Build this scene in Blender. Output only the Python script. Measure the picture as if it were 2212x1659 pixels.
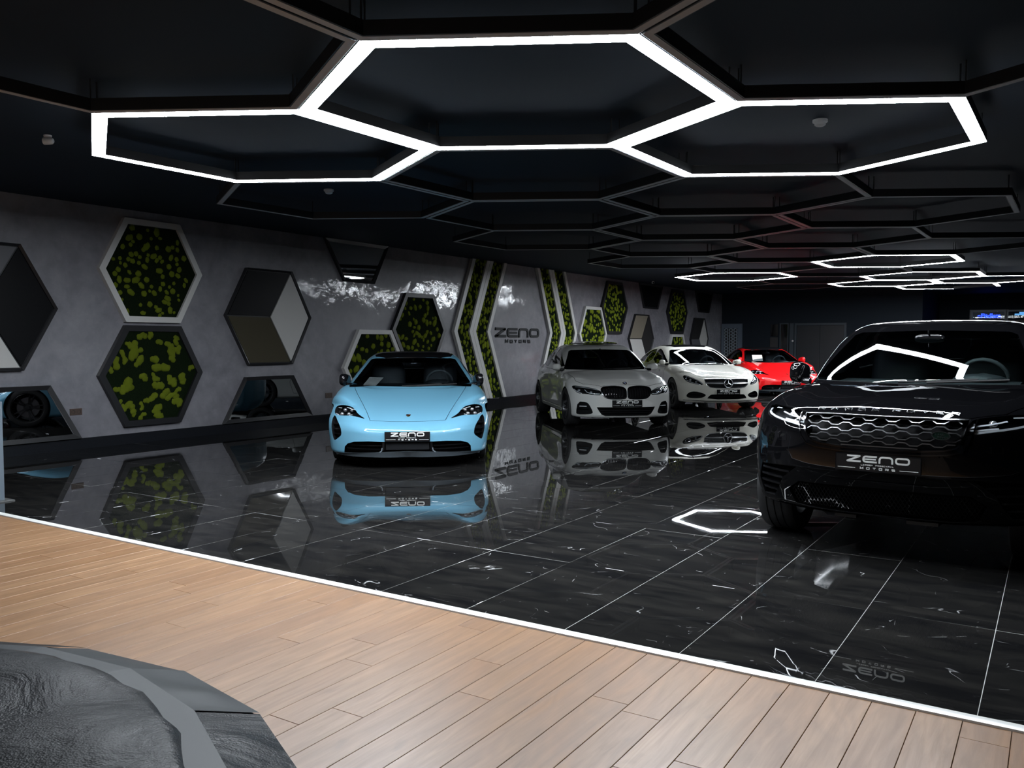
import bpy, bmesh, math, random
import numpy as np
from mathutils import Vector, Matrix, Euler
from mathutils.bvhtree import BVHTree

random.seed(7)
rng = np.random.default_rng(7)
SC = bpy.context.scene
COL = SC.collection
for _o in list(bpy.data.objects):
    bpy.data.objects.remove(_o)

# ---------------------------------------------------------------- camera
H = 1.46                                   # eye height
FPX, IMG_W, IMG_H = 1835.0, 2212.0, 1659.0
cam_d = bpy.data.cameras.new('camera')
cam = bpy.data.objects.new('camera', cam_d)
COL.objects.link(cam)
cam_d.sensor_fit = 'HORIZONTAL'
cam_d.sensor_width = 36.0
cam_d.lens = FPX / IMG_W * 36.0
cam_d.clip_start, cam_d.clip_end = 0.05, 200
_r = Vector((0.84160437, 0.54009451, 0.0)).normalized()                  # image right in world
_f = Vector((-0.53945324, 0.84060511, -0.04871593)).normalized()         # view direction
_u = _r.cross(_f).normalized()
cam.matrix_world = Matrix(((_r.x, _u.x, -_f.x, 0), (_r.y, _u.y, -_f.y, 0), (_r.z, _u.z, -_f.z, H), (0, 0, 0, 1)))
SC.camera = cam

# ---------------------------------------------------------------- world, exposure
SC.view_settings.view_transform = 'Standard'
SC.view_settings.look = 'None'
SC.view_settings.gamma = 1.0
SC.view_settings.use_curve_mapping = False
SC.view_settings.exposure = 0.0
world = bpy.data.worlds.new('dusk')
SC.world = world
world.use_nodes = True
world.node_tree.nodes['Background'].inputs[0].default_value = (0.55, 0.7, 1.0, 1)
world.node_tree.nodes['Background'].inputs[1].default_value = 0.02
SC.cycles.max_bounces = 8
SC.cycles.diffuse_bounces = 4
SC.cycles.glossy_bounces = 5
SC.cycles.transmission_bounces = 6
SC.cycles.transparent_max_bounces = 12
SC.cycles.caustics_reflective = False
SC.cycles.caustics_refractive = False
SC.cycles.sample_clamp_indirect = 4.0
SC.cycles.blur_glossy = 0.5
SC.cycles.use_denoising = True

def area_light(name, loc, target, size, size_y, power, color):
    d = bpy.data.lights.new(name, 'AREA')
    d.shape = 'RECTANGLE'
    d.size, d.size_y = size, size_y
    d.energy = power
    d.color = color
    o = bpy.data.objects.new(name, d)
    COL.objects.link(o)
    o.location = loc
    o.rotation_euler = (Vector(target) - Vector(loc)).to_track_quat('-Z', 'Y').to_euler()
    return o

LED_STRENGTH = 90.0
# daylight through the glazed street front behind the camera
area_light('street_front_daylight', (-2.0, -6.0, 1.9), (-3.5, 2.5, 0.0), 10.0, 2.6, 25, (1.0, 0.92, 0.84))
# ---------------------------------------------------------------- helpers
def link(o, parent=None):
    COL.objects.link(o)
    if parent is not None:
        o.parent = parent
    return o

def tag(o, label=None, cat=None, group=None, kind=None):
    if label: o['label'] = label
    if cat: o['category'] = cat
    if group: o['group'] = group
    if kind: o['kind'] = kind
    return o

def empty(name, loc=(0, 0, 0), rz=0.0):
    o = bpy.data.objects.new(name, None)
    o.empty_display_size = 0.2
    o.location = loc
    o.rotation_euler = (0, 0, rz)
    return link(o)

class MB:
    """collects simple solids into one mesh"""
    def __init__(self):
        self.v, self.f = [], []
    def add(self, vs, fs):
        n = len(self.v)
        self.v += [tuple(p) for p in vs]
        self.f += [tuple(i + n for i in f) for f in fs]
        return self
    def box(self, c, s, rot=None):
        vs = []
        for dx in (-.5, .5):
            for dy in (-.5, .5):
                for dz in (-.5, .5):
                    p = Vector((dx * s[0], dy * s[1], dz * s[2]))
                    if rot is not None: p = rot @ p
                    vs.append((c[0] + p.x, c[1] + p.y, c[2] + p.z))
        return self.add(vs, [(0, 1, 3, 2), (4, 6, 7, 5), (0, 4, 5, 1), (2, 3, 7, 6), (0, 2, 6, 4), (1, 5, 7, 3)])
    def box2(self, a, b):
        return self.box([(a[i] + b[i]) / 2 for i in range(3)], [abs(b[i] - a[i]) for i in range(3)])
    def bevbox(self, a, b, d):
        """box with bevelled top edges (top = +z)"""
        x0, y0, z0 = a; x1, y1, z1 = b
        vs = [(x0, y0, z0), (x1, y0, z0), (x1, y1, z0), (x0, y1, z0), (x0, y0, z1 - d), (x1, y0, z1 - d), (x1, y1, z1 - d), (x0, y1, z1 - d),
              (x0 + d, y0 + d, z1), (x1 - d, y0 + d, z1), (x1 - d, y1 - d, z1), (x0 + d, y1 - d, z1)]
        fs = [(3, 2, 1, 0), (8, 9, 10, 11)]
        for i in range(4):
            j = (i + 1) % 4
            fs += [(i, j, 4 + j, 4 + i), (4 + i, 4 + j, 8 + j, 8 + i)]
        return self.add(vs, fs)
    def prism(self, pts, mapf, d0, d1):
        """polygon pts (2d) extruded between depths d0,d1 through mapf(u,v,d)"""
        n = len(pts)
        vs = [mapf(u, v, d0) for u, v in pts] + [mapf(u, v, d1) for u, v in pts]
        fs = [tuple(range(n - 1, -1, -1)), tuple(range(n, 2 * n))]
        for i in range(n):
            j = (i + 1) % n
            fs.append((i, j, n + j, n + i))
        return self.add(vs, fs)
    def ring(self, outer, inner, mapf, d0, d1, din=None):
        """frame between two polygons of equal vertex count; inner lip may sit at din"""
        n = len(outer)
        if din is None: din = d1
        vs = [mapf(u, v, d0) for u, v in outer] + [mapf(u, v, d1) for u, v in outer] + [mapf(u, v, din) for u, v in inner] + [mapf(u, v, d0) for u, v in inner]
        fs = []
        for i in range(n):
            j = (i + 1) % n
            for a in range(4):
                b = (a + 1) % 4
                fs.append((a * n + i, a * n + j, b * n + j, b * n + i))
        return self.add(vs, fs)
    def tube(self, path, r, seg=8, closed=False, cap=True):
        path = [Vector(p) for p in path]
        n = len(path)
        rs = r if isinstance(r, (list, tuple)) else [r] * n
        base = len(self.v)
        up = Vector((0, 0, 1))
        rings = []
        for i, p in enumerate(path):
            if closed:
                t = path[(i + 1) % n] - path[i - 1]
            else:
                t = path[min(i + 1, n - 1)] - path[max(i - 1, 0)]
            t.normalize()
            a = t.cross(up)
            if a.length < 1e-3: a = t.cross(Vector((1, 0, 0)))
            a.normalize(); b = a.cross(t).normalized()
            for k in range(seg):
                th = 2 * math.pi * k / seg
                self.v.append(tuple(p + (a * math.cos(th) + b * math.sin(th)) * rs[i]))
        for i in range(n if closed else n - 1):
            for k in range(seg):
                k2 = (k + 1) % seg; i2 = (i + 1) % n
                self.f.append((base + i * seg + k, base + i * seg + k2, base + i2 * seg + k2, base + i2 * seg + k))
        if cap and not closed:
            self.f.append(tuple(base + k for k in range(seg)))
            self.f.append(tuple(base + (n - 1) * seg + k for k in range(seg - 1, -1, -1)))
        return self
    def lathe(self, prof, axis, seg=32, c=(0, 0, 0), close=False):
        """prof = [(r, h)], axis 'x','y','z'"""
        base = len(self.v); n = len(prof)
        for k in range(seg):
            th = 2 * math.pi * k / seg
            for r, h in prof:
                a, b = r * math.cos(th), r * math.sin(th)
                p = (a, b, h) if axis == 'z' else ((a, h, b) if axis == 'y' else (h, a, b))
                self.v.append((p[0] + c[0], p[1] + c[1], p[2] + c[2]))
        for k in range(seg):
            k2 = (k + 1) % seg
            for i in range(n if close else n - 1):
                j = (i + 1) % n
                self.f.append((base + k * n + i, base + k * n + j, base + k2 * n + j, base + k2 * n + i))
        return self
    def mesh(self, name, mat=None, smooth=None):
        me = bpy.data.meshes.new(name)
        me.from_pydata(self.v, [], self.f)
        bm = bmesh.new(); bm.from_mesh(me)
        bmesh.ops.recalc_face_normals(bm, faces=bm.faces)
        bm.to_mesh(me); bm.free()
        if mat is not None: me.materials.append(mat)
        if smooth is not None:
            me.polygons.foreach_set('use_smooth', [True] * len(me.polygons))
            me.set_sharp_from_angle(angle=math.radians(smooth))
        me.update()
        return me
    def build(self, name, mat=None, parent=None, smooth=None):
        return link(bpy.data.objects.new(name, self.mesh(name, mat, smooth)), parent)

def inset_poly(pts, d):
    """inward offset of a convex/simple polygon"""
    n = len(pts); out = []
    area = sum(pts[i][0] * pts[(i + 1) % n][1] - pts[(i + 1) % n][0] * pts[i][1] for i in range(n))
    s = 1 if area > 0 else -1
    for i in range(n):
        p0, p1, p2 = (Vector(pts[i - 1]), Vector(pts[i]), Vector(pts[(i + 1) % n]))
        e1 = (p1 - p0).normalized(); e2 = (p2 - p1).normalized()
        n1 = Vector((-e1.y, e1.x)) * s; n2 = Vector((-e2.y, e2.x)) * s
        m = n1 + n2
        m = m / max(m.length_squared, 1e-6) * 2
        out.append(tuple(p1 + m * d))
    return out

# ---------------------------------------------------------------- materials
_M = {}
def mat(name, color=(.5, .5, .5), rough=.5, metal=0.0, coat=0.0, coat_rough=0.03, emit=None, strength=0.0, ior=1.5, spec=.5):
    if name in _M: return _M[name]
    m = bpy.data.materials.new(name); m.use_nodes = True
    b = m.node_tree.nodes['Principled BSDF']
    b.inputs['Base Color'].default_value = (*color, 1)
    b.inputs['Roughness'].default_value = rough
    b.inputs['Metallic'].default_value = metal
    b.inputs['Coat Weight'].default_value = coat
    b.inputs['Coat Roughness'].default_value = coat_rough
    b.inputs['IOR'].default_value = ior
    b.inputs['Specular IOR Level'].default_value = spec
    if emit:
        b.inputs['Emission Color'].default_value = (*emit, 1)
        b.inputs['Emission Strength'].default_value = strength
    _M[name] = m
    return m

class NT:
    """tiny node-tree helper"""
    def __init__(self, m):
        m.use_nodes = True
        self.t = m.node_tree; self.n = self.t.nodes; self.b = self.n.get('Principled BSDF')
    def new(self, typ, **kw):
        nd = self.n.new(typ)
        for k, v in kw.items():
            if k.startswith('i_'): nd.inputs[k[2:].replace('_', ' ')].default_value = v
            else: setattr(nd, k, v)
        return nd
    def ln(self, a, b): self.t.links.new(a, b)
    def math(self, op, a, b=0.0, clamp=False):
        nd = self.new('ShaderNodeMath', operation=op, use_clamp=clamp)
        for i, s in enumerate((a, b)):
            if isinstance(s, (int, float)): nd.inputs[i].default_value = s
            else: self.ln(s, nd.inputs[i])
        return nd.outputs[0]
    def mix(self, fac, a, b):
        nd = self.new('ShaderNodeMix', data_type='RGBA')
        for i, s in ((0, fac), (6, a), (7, b)):
            if isinstance(s, (int, float)): nd.inputs[i].default_value = s
            elif isinstance(s, tuple): nd.inputs[i].default_value = (*s, 1) if len(s) == 3 else s
            else: self.ln(s, nd.inputs[i])
        return nd.outputs[2]
    def ramp(self, fac, stops):
        nd = self.new('ShaderNodeValToRGB')
        e = nd.color_ramp.elements
        while len(e) < len(stops): e.new(0.5)
        for el, (p, c) in zip(e, stops):
            el.position = p
            el.color = (c, c, c, 1) if isinstance(c, (int, float)) else (*c, 1)
        self.ln(fac, nd.inputs[0])
        return nd.outputs[0]
    def coords(self, scale=(1, 1, 1), rand=0.0, obj=True):
        tc = self.new('ShaderNodeTexCoord')
        out = tc.outputs['Object' if obj else 'Generated']
        if rand:
            oi = self.new('ShaderNodeObjectInfo')
            v = self.new('ShaderNodeCombineXYZ')
            self.ln(self.math('MULTIPLY', oi.outputs['Random'], rand), v.inputs[0])
            self.ln(self.math('MULTIPLY', oi.outputs['Random'], rand * 1.7), v.inputs[1])
            a = self.new('ShaderNodeVectorMath', operation='ADD')
            self.ln(out, a.inputs[0]); self.ln(v.outputs[0], a.inputs[1]); out = a.outputs[0]
        mp = self.new('ShaderNodeMapping')
        mp.inputs['Scale'].default_value = scale
        self.ln(out, mp.inputs['Vector'])
        return mp.outputs[0]
    def noise(self, vec, scale, detail=4, rough=.55, dist=0.0):
        nd = self.new('ShaderNodeTexNoise')
        nd.inputs['Scale'].default_value = scale; nd.inputs['Detail'].default_value = detail
        nd.inputs['Roughness'].default_value = rough; nd.inputs['Distortion'].default_value = dist
        self.ln(vec, nd.inputs['Vector'])
        return nd.outputs['Fac']
    def bump(self, h, strength, dist=.01):
        nd = self.new('ShaderNodeBump'); nd.inputs['Strength'].default_value = strength; nd.inputs['Distance'].default_value = dist
        self.ln(h, nd.inputs['Height'])
        self.ln(nd.outputs[0], self.b.inputs['Normal'])
        return nd

def m_tile():
    m = mat('polished_black_marble', (.012, .012, .013), .045, spec=.5)
    t = NT(m)
    v = t.coords((1, 1, 1), rand=37.0)
    w = t.noise(v, 2.2, 5, .6, .6)
    # soft smoky clouding, brushed along x
    v2 = t.coords((1.2, 5.0, 1), rand=19.0)
    cl = t.ramp(t.noise(v2, 1.6, 6, .62, .8), [(.38, 0.0), (.72, 1.0)])
    # thin white veins: zero crossings of warped noise
    def vein(scale, sc, wid, gate_scale, gate):
        vv = t.coords(sc, rand=23.0 * scale)
        nz = t.noise(vv, scale, 3, .5, .9)
        d = t.math('ABSOLUTE', t.math('SUBTRACT', nz, .5))
        line = t.math('SUBTRACT', 1.0, t.math('DIVIDE', d, wid), clamp=True)
        g = t.ramp(t.noise(vv, gate_scale, 4, .6), [(gate, 0.0), (gate + .07, 1.0)])
        return t.math('MULTIPLY', line, g, clamp=True)
    ve = t.math('ADD', vein(1.3, (1, 1.3, 1), .0028, 4.0, .555), vein(2.4, (1.5, .8, 1), .0030, 6.0, .60), clamp=True)
    fine = t.math('MULTIPLY', vein(4.2, (.7, 2.2, 1), .005, 8.0, .59), .35)
    base = t.mix(cl, (.007, .007, .0075), (.020, .019, .0175))
    c = t.mix(t.math('ADD', ve, fine, clamp=True), base, (.42, .42, .42))
    t.ln(c, t.b.inputs['Base Color'])
    r = t.ramp(w, [(.35, .005), (.7, .018)])
    t.ln(r, t.b.inputs['Roughness'])
    bn = t.noise(t.coords((1, 1, 1), rand=5.0), 1.6, 2, .5)
    t.bump(bn, .012, .02)
    t.b.inputs['IOR'].default_value = 1.55
    return m

def m_wood():
    m = mat('oiled_oak', (.5, .3, .17), .38)
    t = NT(m)
    oi = t.new('ShaderNodeObjectInfo')
    v = t.coords((9.0, .75, 1), rand=41.0)
    g = t.noise(v, 2.6, 6, .6, .7)
    v3 = t.coords((2.4, .5, 1), rand=13.0)
    ring = t.math('FRACT', t.math('MULTIPLY', t.noise(v3, 1.3, 2, .45, .9), 9.0))
    ring = t.ramp(ring, [(0, .0), (.5, 1.0), (1, 0.0)])
    kn = t.ramp(t.noise(t.coords((5, 2.2, 1), rand=29.0), 1.7, 2, .5), [(.68, 0.0), (.8, 1.0)])
    base = t.mix(oi.outputs['Random'], (.250, .128, .058), (.315, .178, .092))
    c = t.mix(t.ramp(g, [(.38, 0.0), (.7, .72)]), base, (.15, .075, .034))
    c = t.mix(t.math('MULTIPLY', ring, .36), c, (.155, .082, .040))
    c = t.mix(t.math('MULTIPLY', kn, .75), c, (.12, .06, .03))
    t.ln(c, t.b.inputs['Base Color'])
    t.ln(t.ramp(g, [(.3, .32), (.7, .45)]), t.b.inputs['Roughness'])
    t.bump(g, .05, .004)
    return m

def m_plaster():
    m = mat('waxed_grey_plaster', (.13, .13, .145), .45, coat=.8, coat_rough=.025)
    t = NT(m)
    v = t.coords((1, 1, 1))
    a = t.noise(v, 1.1, 7, .62, .5)
    b = t.noise(v, 4.5, 6, .6, .3)
    k = t.math('ADD', t.math('MULTIPLY', a, .6), t.math('MULTIPLY', b, .4))
    c = t.ramp(k, [(.34, (.155, .150, .170)), (.5, (.215, .209, .232)), (.66, (.275, .268, .292))])
    t.ln(c, t.b.inputs['Base Color'])
    t.ln(t.ramp(b, [(.3, .34), (.7, .52)]), t.b.inputs['Roughness'])
    bp = t.new('ShaderNodeBump'); bp.inputs['Strength'].default_value = 1.0; bp.inputs['Distance'].default_value = .006
    hh = t.math('ADD', t.noise(v, 2.6, 3, .5, .4), t.math('ADD', t.math('MULTIPLY', t.noise(v, 12.0, 3, .6), .16), t.math('MULTIPLY', t.noise(v, 42.0, 3, .6), .045)))
    t.ln(t.ramp(t.noise(v, 5.0, 9, .72, .8), [(.44, .06), (.50, 1.0)]), t.b.inputs['Coat Weight'])
    t.ln(hh, bp.inputs['Height'])
    t.ln(bp.outputs[0], t.b.inputs['Coat Normal'])
    return m

def m_moss(name, c0, c1, scale=60):
    m = mat(name, c0, .95, spec=.1)
    t = NT(m)
    v = t.coords((1, 1, 1), rand=11.0)
    n = t.noise(v, scale, 5, .7)
    t.ln(t.mix(t.ramp(n, [(.35, 0.0), (.65, 1.0)]), c0, c1), t.b.inputs['Base Color'])
    t.bump(n, .8, .02)
    return m

def m_glass(name, tint, fmix=1.0):
    if name in _M: return _M[name]
    m = bpy.data.materials.new(name); m.use_nodes = True
    n = m.node_tree.nodes; l = m.node_tree.links
    n.remove(n['Principled BSDF'])
    tr = n.new('ShaderNodeBsdfTransparent'); tr.inputs[0].default_value = (*tint, 1)
    gl = n.new('ShaderNodeBsdfGlossy'); gl.inputs['Roughness'].default_value = 0.015
    fr = n.new('ShaderNodeFresnel'); fr.inputs[0].default_value = 1.52
    mx = n.new('ShaderNodeMixShader')
    ge = n.new('ShaderNodeNewGeometry'); iv = n.new('ShaderNodeMath'); iv.operation = 'SUBTRACT'; iv.inputs[0].default_value = 1.0
    mu = n.new('ShaderNodeMath'); mu.operation = 'MULTIPLY'
    l.new(ge.outputs['Backfacing'], iv.inputs[1]); l.new(iv.outputs[0], mu.inputs[0]); l.new(fr.outputs[0], mu.inputs[1])
    l.new(mu.outputs[0], mx.inputs[0]); l.new(tr.outputs[0], mx.inputs[1]); l.new(gl.outputs[0], mx.inputs[2])
    l.new(mx.outputs[0], n['Material Output'].inputs[0])
    _M[name] = m
    return m

def m_leather():
    m = mat('creased_black_vinyl', (.009, .010, .012), .34, spec=.10)
    t = NT(m)
    v = t.coords((1, 1, 1))
    a = t.noise(v, 3.5, 5, .6, 1.2)
    g = t.new('ShaderNodeTexVoronoi'); g.inputs['Scale'].default_value = 190
    t.ln(v, g.inputs['Vector'])
    h = t.math('ADD', t.math('MULTIPLY', a, 1.0), t.math('MULTIPLY', g.outputs[0], .05))
    t.bump(h, .40, .03)
    t.ln(t.ramp(a, [(.3, .30), (.7, .46)]), t.b.inputs['Roughness'])
    return m
# ---------------------------------------------------------------- room shell
XW, YF, ZC = -11.265, 33.0, 3.363          # display wall, far wall, ceiling
XR, YB = 7.5, -7.0
Y0 = 3.685                                 # edge between oak and marble
TX, TY = 0.6165, 1.2345                    # marble tile
M_dark = mat('dark_blue_wall_paint', (.013, .018, .025), .7, spec=.15)
M_ceil = mat('midnight_ceiling_paint', (.014, .022, .034), .7, spec=.12)
M_grout = mat('pale_grout', (.42, .42, .40), .8)
M_black = mat('satin_black_frame', (.016, .016, .018), .38)
M_white = mat('warm_white_lacquer', (.62, .61, .59), .38)
M_alu = mat('brushed_aluminium', (.72, .72, .72), .32, metal=.6)
m_tile(); m_wood(); m_plaster(); m_leather()

fl = MB().box2((-11.4, YB, -.2), (XR, YF + 5.2, -.012)).build('floor', mat('floor_screed', (.1, .1, .1), .9)); tag(fl, kind='structure')
gr = MB().box2((XW, Y0, -.0119), (XR, YF + 5, -.0010)).build('grout', M_grout, fl)

# marble tiles: one part each as far as they can be told apart, the rest one part
tile_me = MB().bevbox((-TX / 2 + .0016, -TY / 2 + .0016, -.011), (TX / 2 - .0016, TY / 2 - .0016, 0), .0006).mesh('marble_tile', _M['polished_black_marble'])
def in_view(x, y, z=0.0, m=0.12):
    p = Vector((x, y, z - H)); d = p.dot(_f)
    if d < .3: return False
    return abs(p.dot(_r) / d) < 1106 / FPX + m and abs(p.dot(_u) / d) < 830 / FPX + m
far = MB()
cnt = 0
for j in range(0, 28):
    for i in range(-19, 13):
        cx, cy = -.227 + TX * (i + .5), 3.6705 + TY * (j + .5)
        if cx - TX / 2 < XW - .3 or cy - TY / 2 > YF + 4: continue
        x0, x1 = max(cx - TX / 2, XW), cx + TX / 2
        vis = any(in_view(cx + a * TX / 2, cy + b * TY / 2) for a in (-1, 0, 1) for b in (-1, 0, 1))
        if j <= 11 and vis and cnt < 297:
            o = bpy.data.objects.new('tile', tile_me)
            o.location = (cx, cy, rng.uniform(-.0001, .0002))
            o.rotation_euler = (float(np.clip(rng.normal(0, .0007), -.0009, .0009)), float(np.clip(rng.normal(0, .0012), -.0017, .0017)), math.pi * int(rng.integers(2)))
            link(o, fl); cnt += 1
        else:
            far.bevbox((cx - TX / 2 + .002, cy - TY / 2 + .002, -.011), (cx + TX / 2 - .002, cy + TY / 2 - .002, rng.uniform(-.0003, .0003)), .001)
o = far.build('distant_tiles', _M['polished_black_marble'], fl); o['kind'] = 'stuff'

# oak boards run into the depth of the room
PW = .1642
wood = MB().box2((-11.4, YB, -.0119), (XR, Y0 - .03, -.0085)).build('underlay', mat('board_gap', (.06, .035, .02), .9), fl)
far = MB(); cnt = 0
for i in range(-64, 16):
    x0 = -1.584 + PW * (i + 0) - PW * 0
    y = Y0 - .035 - rng.uniform(.15, 2.1)
    edges = [Y0 - .035]
    while y > -1.2:
        edges.append(y); y -= float(rng.choice([2.05, 2.05, 1.6, 1.25]))
    edges.append(y)
    for a, b in zip(edges[1:], edges[:-1]):
        vis = any(in_view(x0 + u * PW, a + (b - a) * v) for u in (0, 1) for v in (0, .5, 1))
        bx = ((-PW / 2 + .0011, -(b - a) / 2 + .0009, -.009), (PW / 2 - .0011, (b - a) / 2 - .0009, rng.uniform(-.0003, .0003)), .0012)
        if vis and cnt < 297:
            o = MB().bevbox(*bx).build('plank', _M['oiled_oak'], fl)
            o.location = (x0 + PW / 2, (a + b) / 2, 0); cnt += 1
        elif x0 > XW - .1:
            far.bevbox((x0 + .001, a + .001, -.009), (x0 + PW - .001, b - .001, 0), .001)
o = far.build('distant_planks', _M['oiled_oak'], fl); o['kind'] = 'stuff'
far = MB().box2((-11.4, YB, -.009), (XR, -1.9, -.001)).build('plank_field', _M['oiled_oak'], fl)

tr = MB().prism([(-.036, -.004), (-.032, .008), (-.022, .0105), (.022, .0105), (.03, .006), (.033, -.004)], lambda u, v, d: (d, Y0 + u - .003, v), XW, XR).build('trim_1', mat('silver_transition_strip', (.80, .79, .77), .35, metal=.25), smooth=30)
tag(tr, kind='structure')

w = MB().box2((XW - .25, YB, 0), (XW, YF + .3, ZC + .2)).build('wall_left', _M['waxed_grey_plaster']); tag(w, kind='structure')
bb = MB().prism([(0, 0), (.018, 0), (.018, .135), (.012, .148), (0, .148)], lambda u, v, d: (XW + u, d, v), YB, YF).build('baseboard_left', mat('gloss_black_skirting', (.012, .013, .016), .22)); tag(bb, kind='structure')
c = MB().box2((XW - .25, YB - .3, ZC), (XR + .3, YF + 6, ZC + .15)).build('ceiling', M_ceil); tag(c, kind='structure')
w = MB().box2((XW, YF, 0), (-4.03, YF + .25, ZC)).build('wall_far', M_dark); tag(w, kind='structure')
w = MB().box2((-4.28, YF + .25, 0), (-4.03, YF + 5, ZC)).build('wall_return', M_dark); tag(w, kind='structure')
w = MB().box2((-4.28, YF + 5, 0), (XR + .3, YF + 5.25, ZC)).build('wall_recess', M_dark); tag(w, kind='structure')
w = MB().box2((XR, YB, 0), (XR + .25, YF + 5, ZC)).build('wall_right', M_dark); tag(w, kind='structure')
w = MB().box2((XW - .25, YB - .25, 0), (-9.5, YB, ZC)).box2((6.5, YB - .25, 0), (XR + .25, YB, ZC)).box2((-9.5, YB - .25, 3.0), (6.5, YB, ZC)).build('wall_back', M_dark); tag(w, kind='structure')

# far wall: double door, niches, lattice panel, glazed office
def far_pt(u, v, d): return (u, YF - d, v)
d = empty('door_1', (-7.5, YF, 0)); tag(d, kind='structure')
def at(o, parent, loc):                       # parent keeping world position
    o.parent = parent; o.matrix_parent_inverse = Matrix.Translation(-Vector(loc)); return o
dl = (-7.5, YF, 0)
fr = MB().ring([(-8.42, 0), (-8.42, 2.19), (-6.55, 2.19), (-6.55, 0)], [(-8.34, .02), (-8.34, 2.11), (-6.63, 2.11), (-6.63, .02)], far_pt, .0, .05).build('door_frame', mat('dusty_blue_frame', (.030, .040, .050), .5)); at(fr, d, dl)
for a, b in ((-8.33, -7.49), (-7.48, -6.64)):
    lf = MB().box2((a, YF - .03, .02), (b, YF - .002, 2.1)).build('door_leaf', mat('slate_door', (.010, .012, .015), .45)); at(lf, d, dl)
    hn = MB().tube([(-7.56 if a < -8 else -7.41, YF - .07, .95), (-7.56 if a < -8 else -7.41, YF - .07, 1.15)], .012).build('door_handle', M_alu); hn.parent = lf; hn.matrix_parent_inverse = Matrix.Translation(-Vector(dl))
d2 = empty('door_2', (-9.1, YF, 0)); tag(d2, kind='structure'); dl = (-9.1, YF, 0)
at(MB().box2((-8.94, YF - .02, .02), (-8.68, YF - .002, 2.16)).build('glass_leaf', mat('black_gloss_glass', (.005, .005, .006), .05)), d2, dl)
at(MB().ring([(-8.98, 0), (-8.98, 2.2), (-8.64, 2.2), (-8.64, 0)], [(-8.94, .02), (-8.94, 2.16), (-8.68, 2.16), (-8.68, .02)], far_pt, 0, .04).build('door_frame', _M['dusty_blue_frame']), d2, dl)
at(MB().box2((-9.32, YF - .02, 1.7), (-9.05, YF - .002, 2.16)).build('upper_panel', _M['black_gloss_glass']), d2, dl)
at(MB().box2((-9.34, YF - .02, .02), (-9.05, YF - .002, 1.66)).build('lower_panel', mat('brown_grey_laminate', (.028, .026, .027), .5)), d2, dl)
pc = empty('wall_post', (-8.5, YF - .05, 0)); pl = (-8.5, YF - .05, 0)
tag(pc, 'slim blue-grey post with a round knob beside the double door', 'post')
at(MB().box2((-8.60, YF - .07, 0), (-8.44, YF - .001, 2.19)).build('shaft', _M['dusty_blue_frame']), pc, pl)
at(MB().lathe([(.0, -.02), (.035, -.015), (.04, 0), (.03, .02)], 'y', 16, (-8.47, YF - .085, 1.52)).build('knob', M_alu, smooth=60), pc, pl)

lp = empty('lattice_panel', (-10.95, YF - .12, 0)); ll = (-10.95, YF - .12, 0)
tag(lp, 'tall pale blue-grey panel with a white woven lattice front', 'panel')
X0, X1 = -11.24, -10.42
at(MB().ring([(X0, 0), (X0, 2.2), (X1, 2.2), (X1, 0)], [(X0 + .1, .1), (X0 + .1, 2.02), (X1 - .17, 2.02), (X1 - .17, .1)], far_pt, .02, .12).build('panel_frame', mat('pale_steel_blue', (.10, .125, .16), .45)), lp, ll)
at(MB().box2((X0 + .1, YF - .06, .1), (X1 - .17, YF - .03, 2.02)).build('panel_back', M_black), lp, ll)
lat = MB()
M_lat = mat('white_lattice', (.25, .29, .33), .4)
nx = 3; cw = (X1 - X0 - .27) / nx
for a in range(nx):
    for b in range(16):
        zz = .12 + b * .118; xx = X0 + .1 + cw * (a + .5)
        lat.ring([(xx + cw * .47 * math.cos(t), zz + .06 + .075 * math.sin(t)) for t in np.arange(6) * math.pi / 3 + .5], [(xx + cw * .30 * math.cos(t), zz + .06 + .045 * math.sin(t)) for t in np.arange(6) * math.pi / 3 + .5], far_pt, .07, .10)
o = at(lat.build('lattice', M_lat), lp, ll); o['kind'] = 'stuff'

of = empty('window_1', (-1, YF + 2.0, 0)); tag(of, kind='structure'); fl2 = (-1, YF + 2.0, 0)
YW = YF + 2.0
def far2(u, v, dd): return (u, YW - dd, v)
for a, b in ((-2.62, -1.62), (-1.52, -.5), (-.4, .7)):
    at(MB().ring([(a - .06, .1), (a - .06, 2.62), (b + .06, 2.62), (b + .06, .1)], [(a, .16), (a, 2.56), (b, 2.56), (b, .16)], far2, -.04, .04).build('window_frame', _M['dusty_blue_frame']), of, fl2)
    at(MB().box2((a, YW - .005, .16), (b, YW + .005, 2.56)).build('pane', m_glass('office_glass', (.75, .8, .85))), of, fl2)
sg = bpy.data.curves.new('blue_neon_sign', 'FONT'); sg.body = 'eFitdlsm'; sg.size = .235; sg.extrude = .01; sg.align_x = 'CENTER'; sg.offset = .008
o = link(bpy.data.objects.new('neon_tmp', sg)); o.rotation_euler = (math.pi / 2, 0, 0)
bpy.context.view_layer.update()
me = bpy.data.meshes.new_from_object(o.evaluated_get(bpy.context.evaluated_depsgraph_get())); bpy.data.objects.remove(o)
me.materials.clear(); me.materials.append(mat('blue_neon', (0, 0, 0), .5, emit=(.03, .08, 1.0), strength=3.5))
o = link(bpy.data.objects.new('neon_sign', me)); o.rotation_euler = (math.pi / 2, 0, 0); o.location = (-2.28, YF + 4.95, 2.425)
tag(o, 'blue glowing lettering behind the office glass at the far end', 'sign')
bk = MB().box2((-2.95, YF + 4.965, 2.36), (-1.62, YF + 5.0, 2.74)).build('backing', M_black, o)
bk.matrix_parent_inverse = (Matrix.Translation(o.location) @ o.rotation_euler.to_matrix().to_4x4()).inverted()
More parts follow.
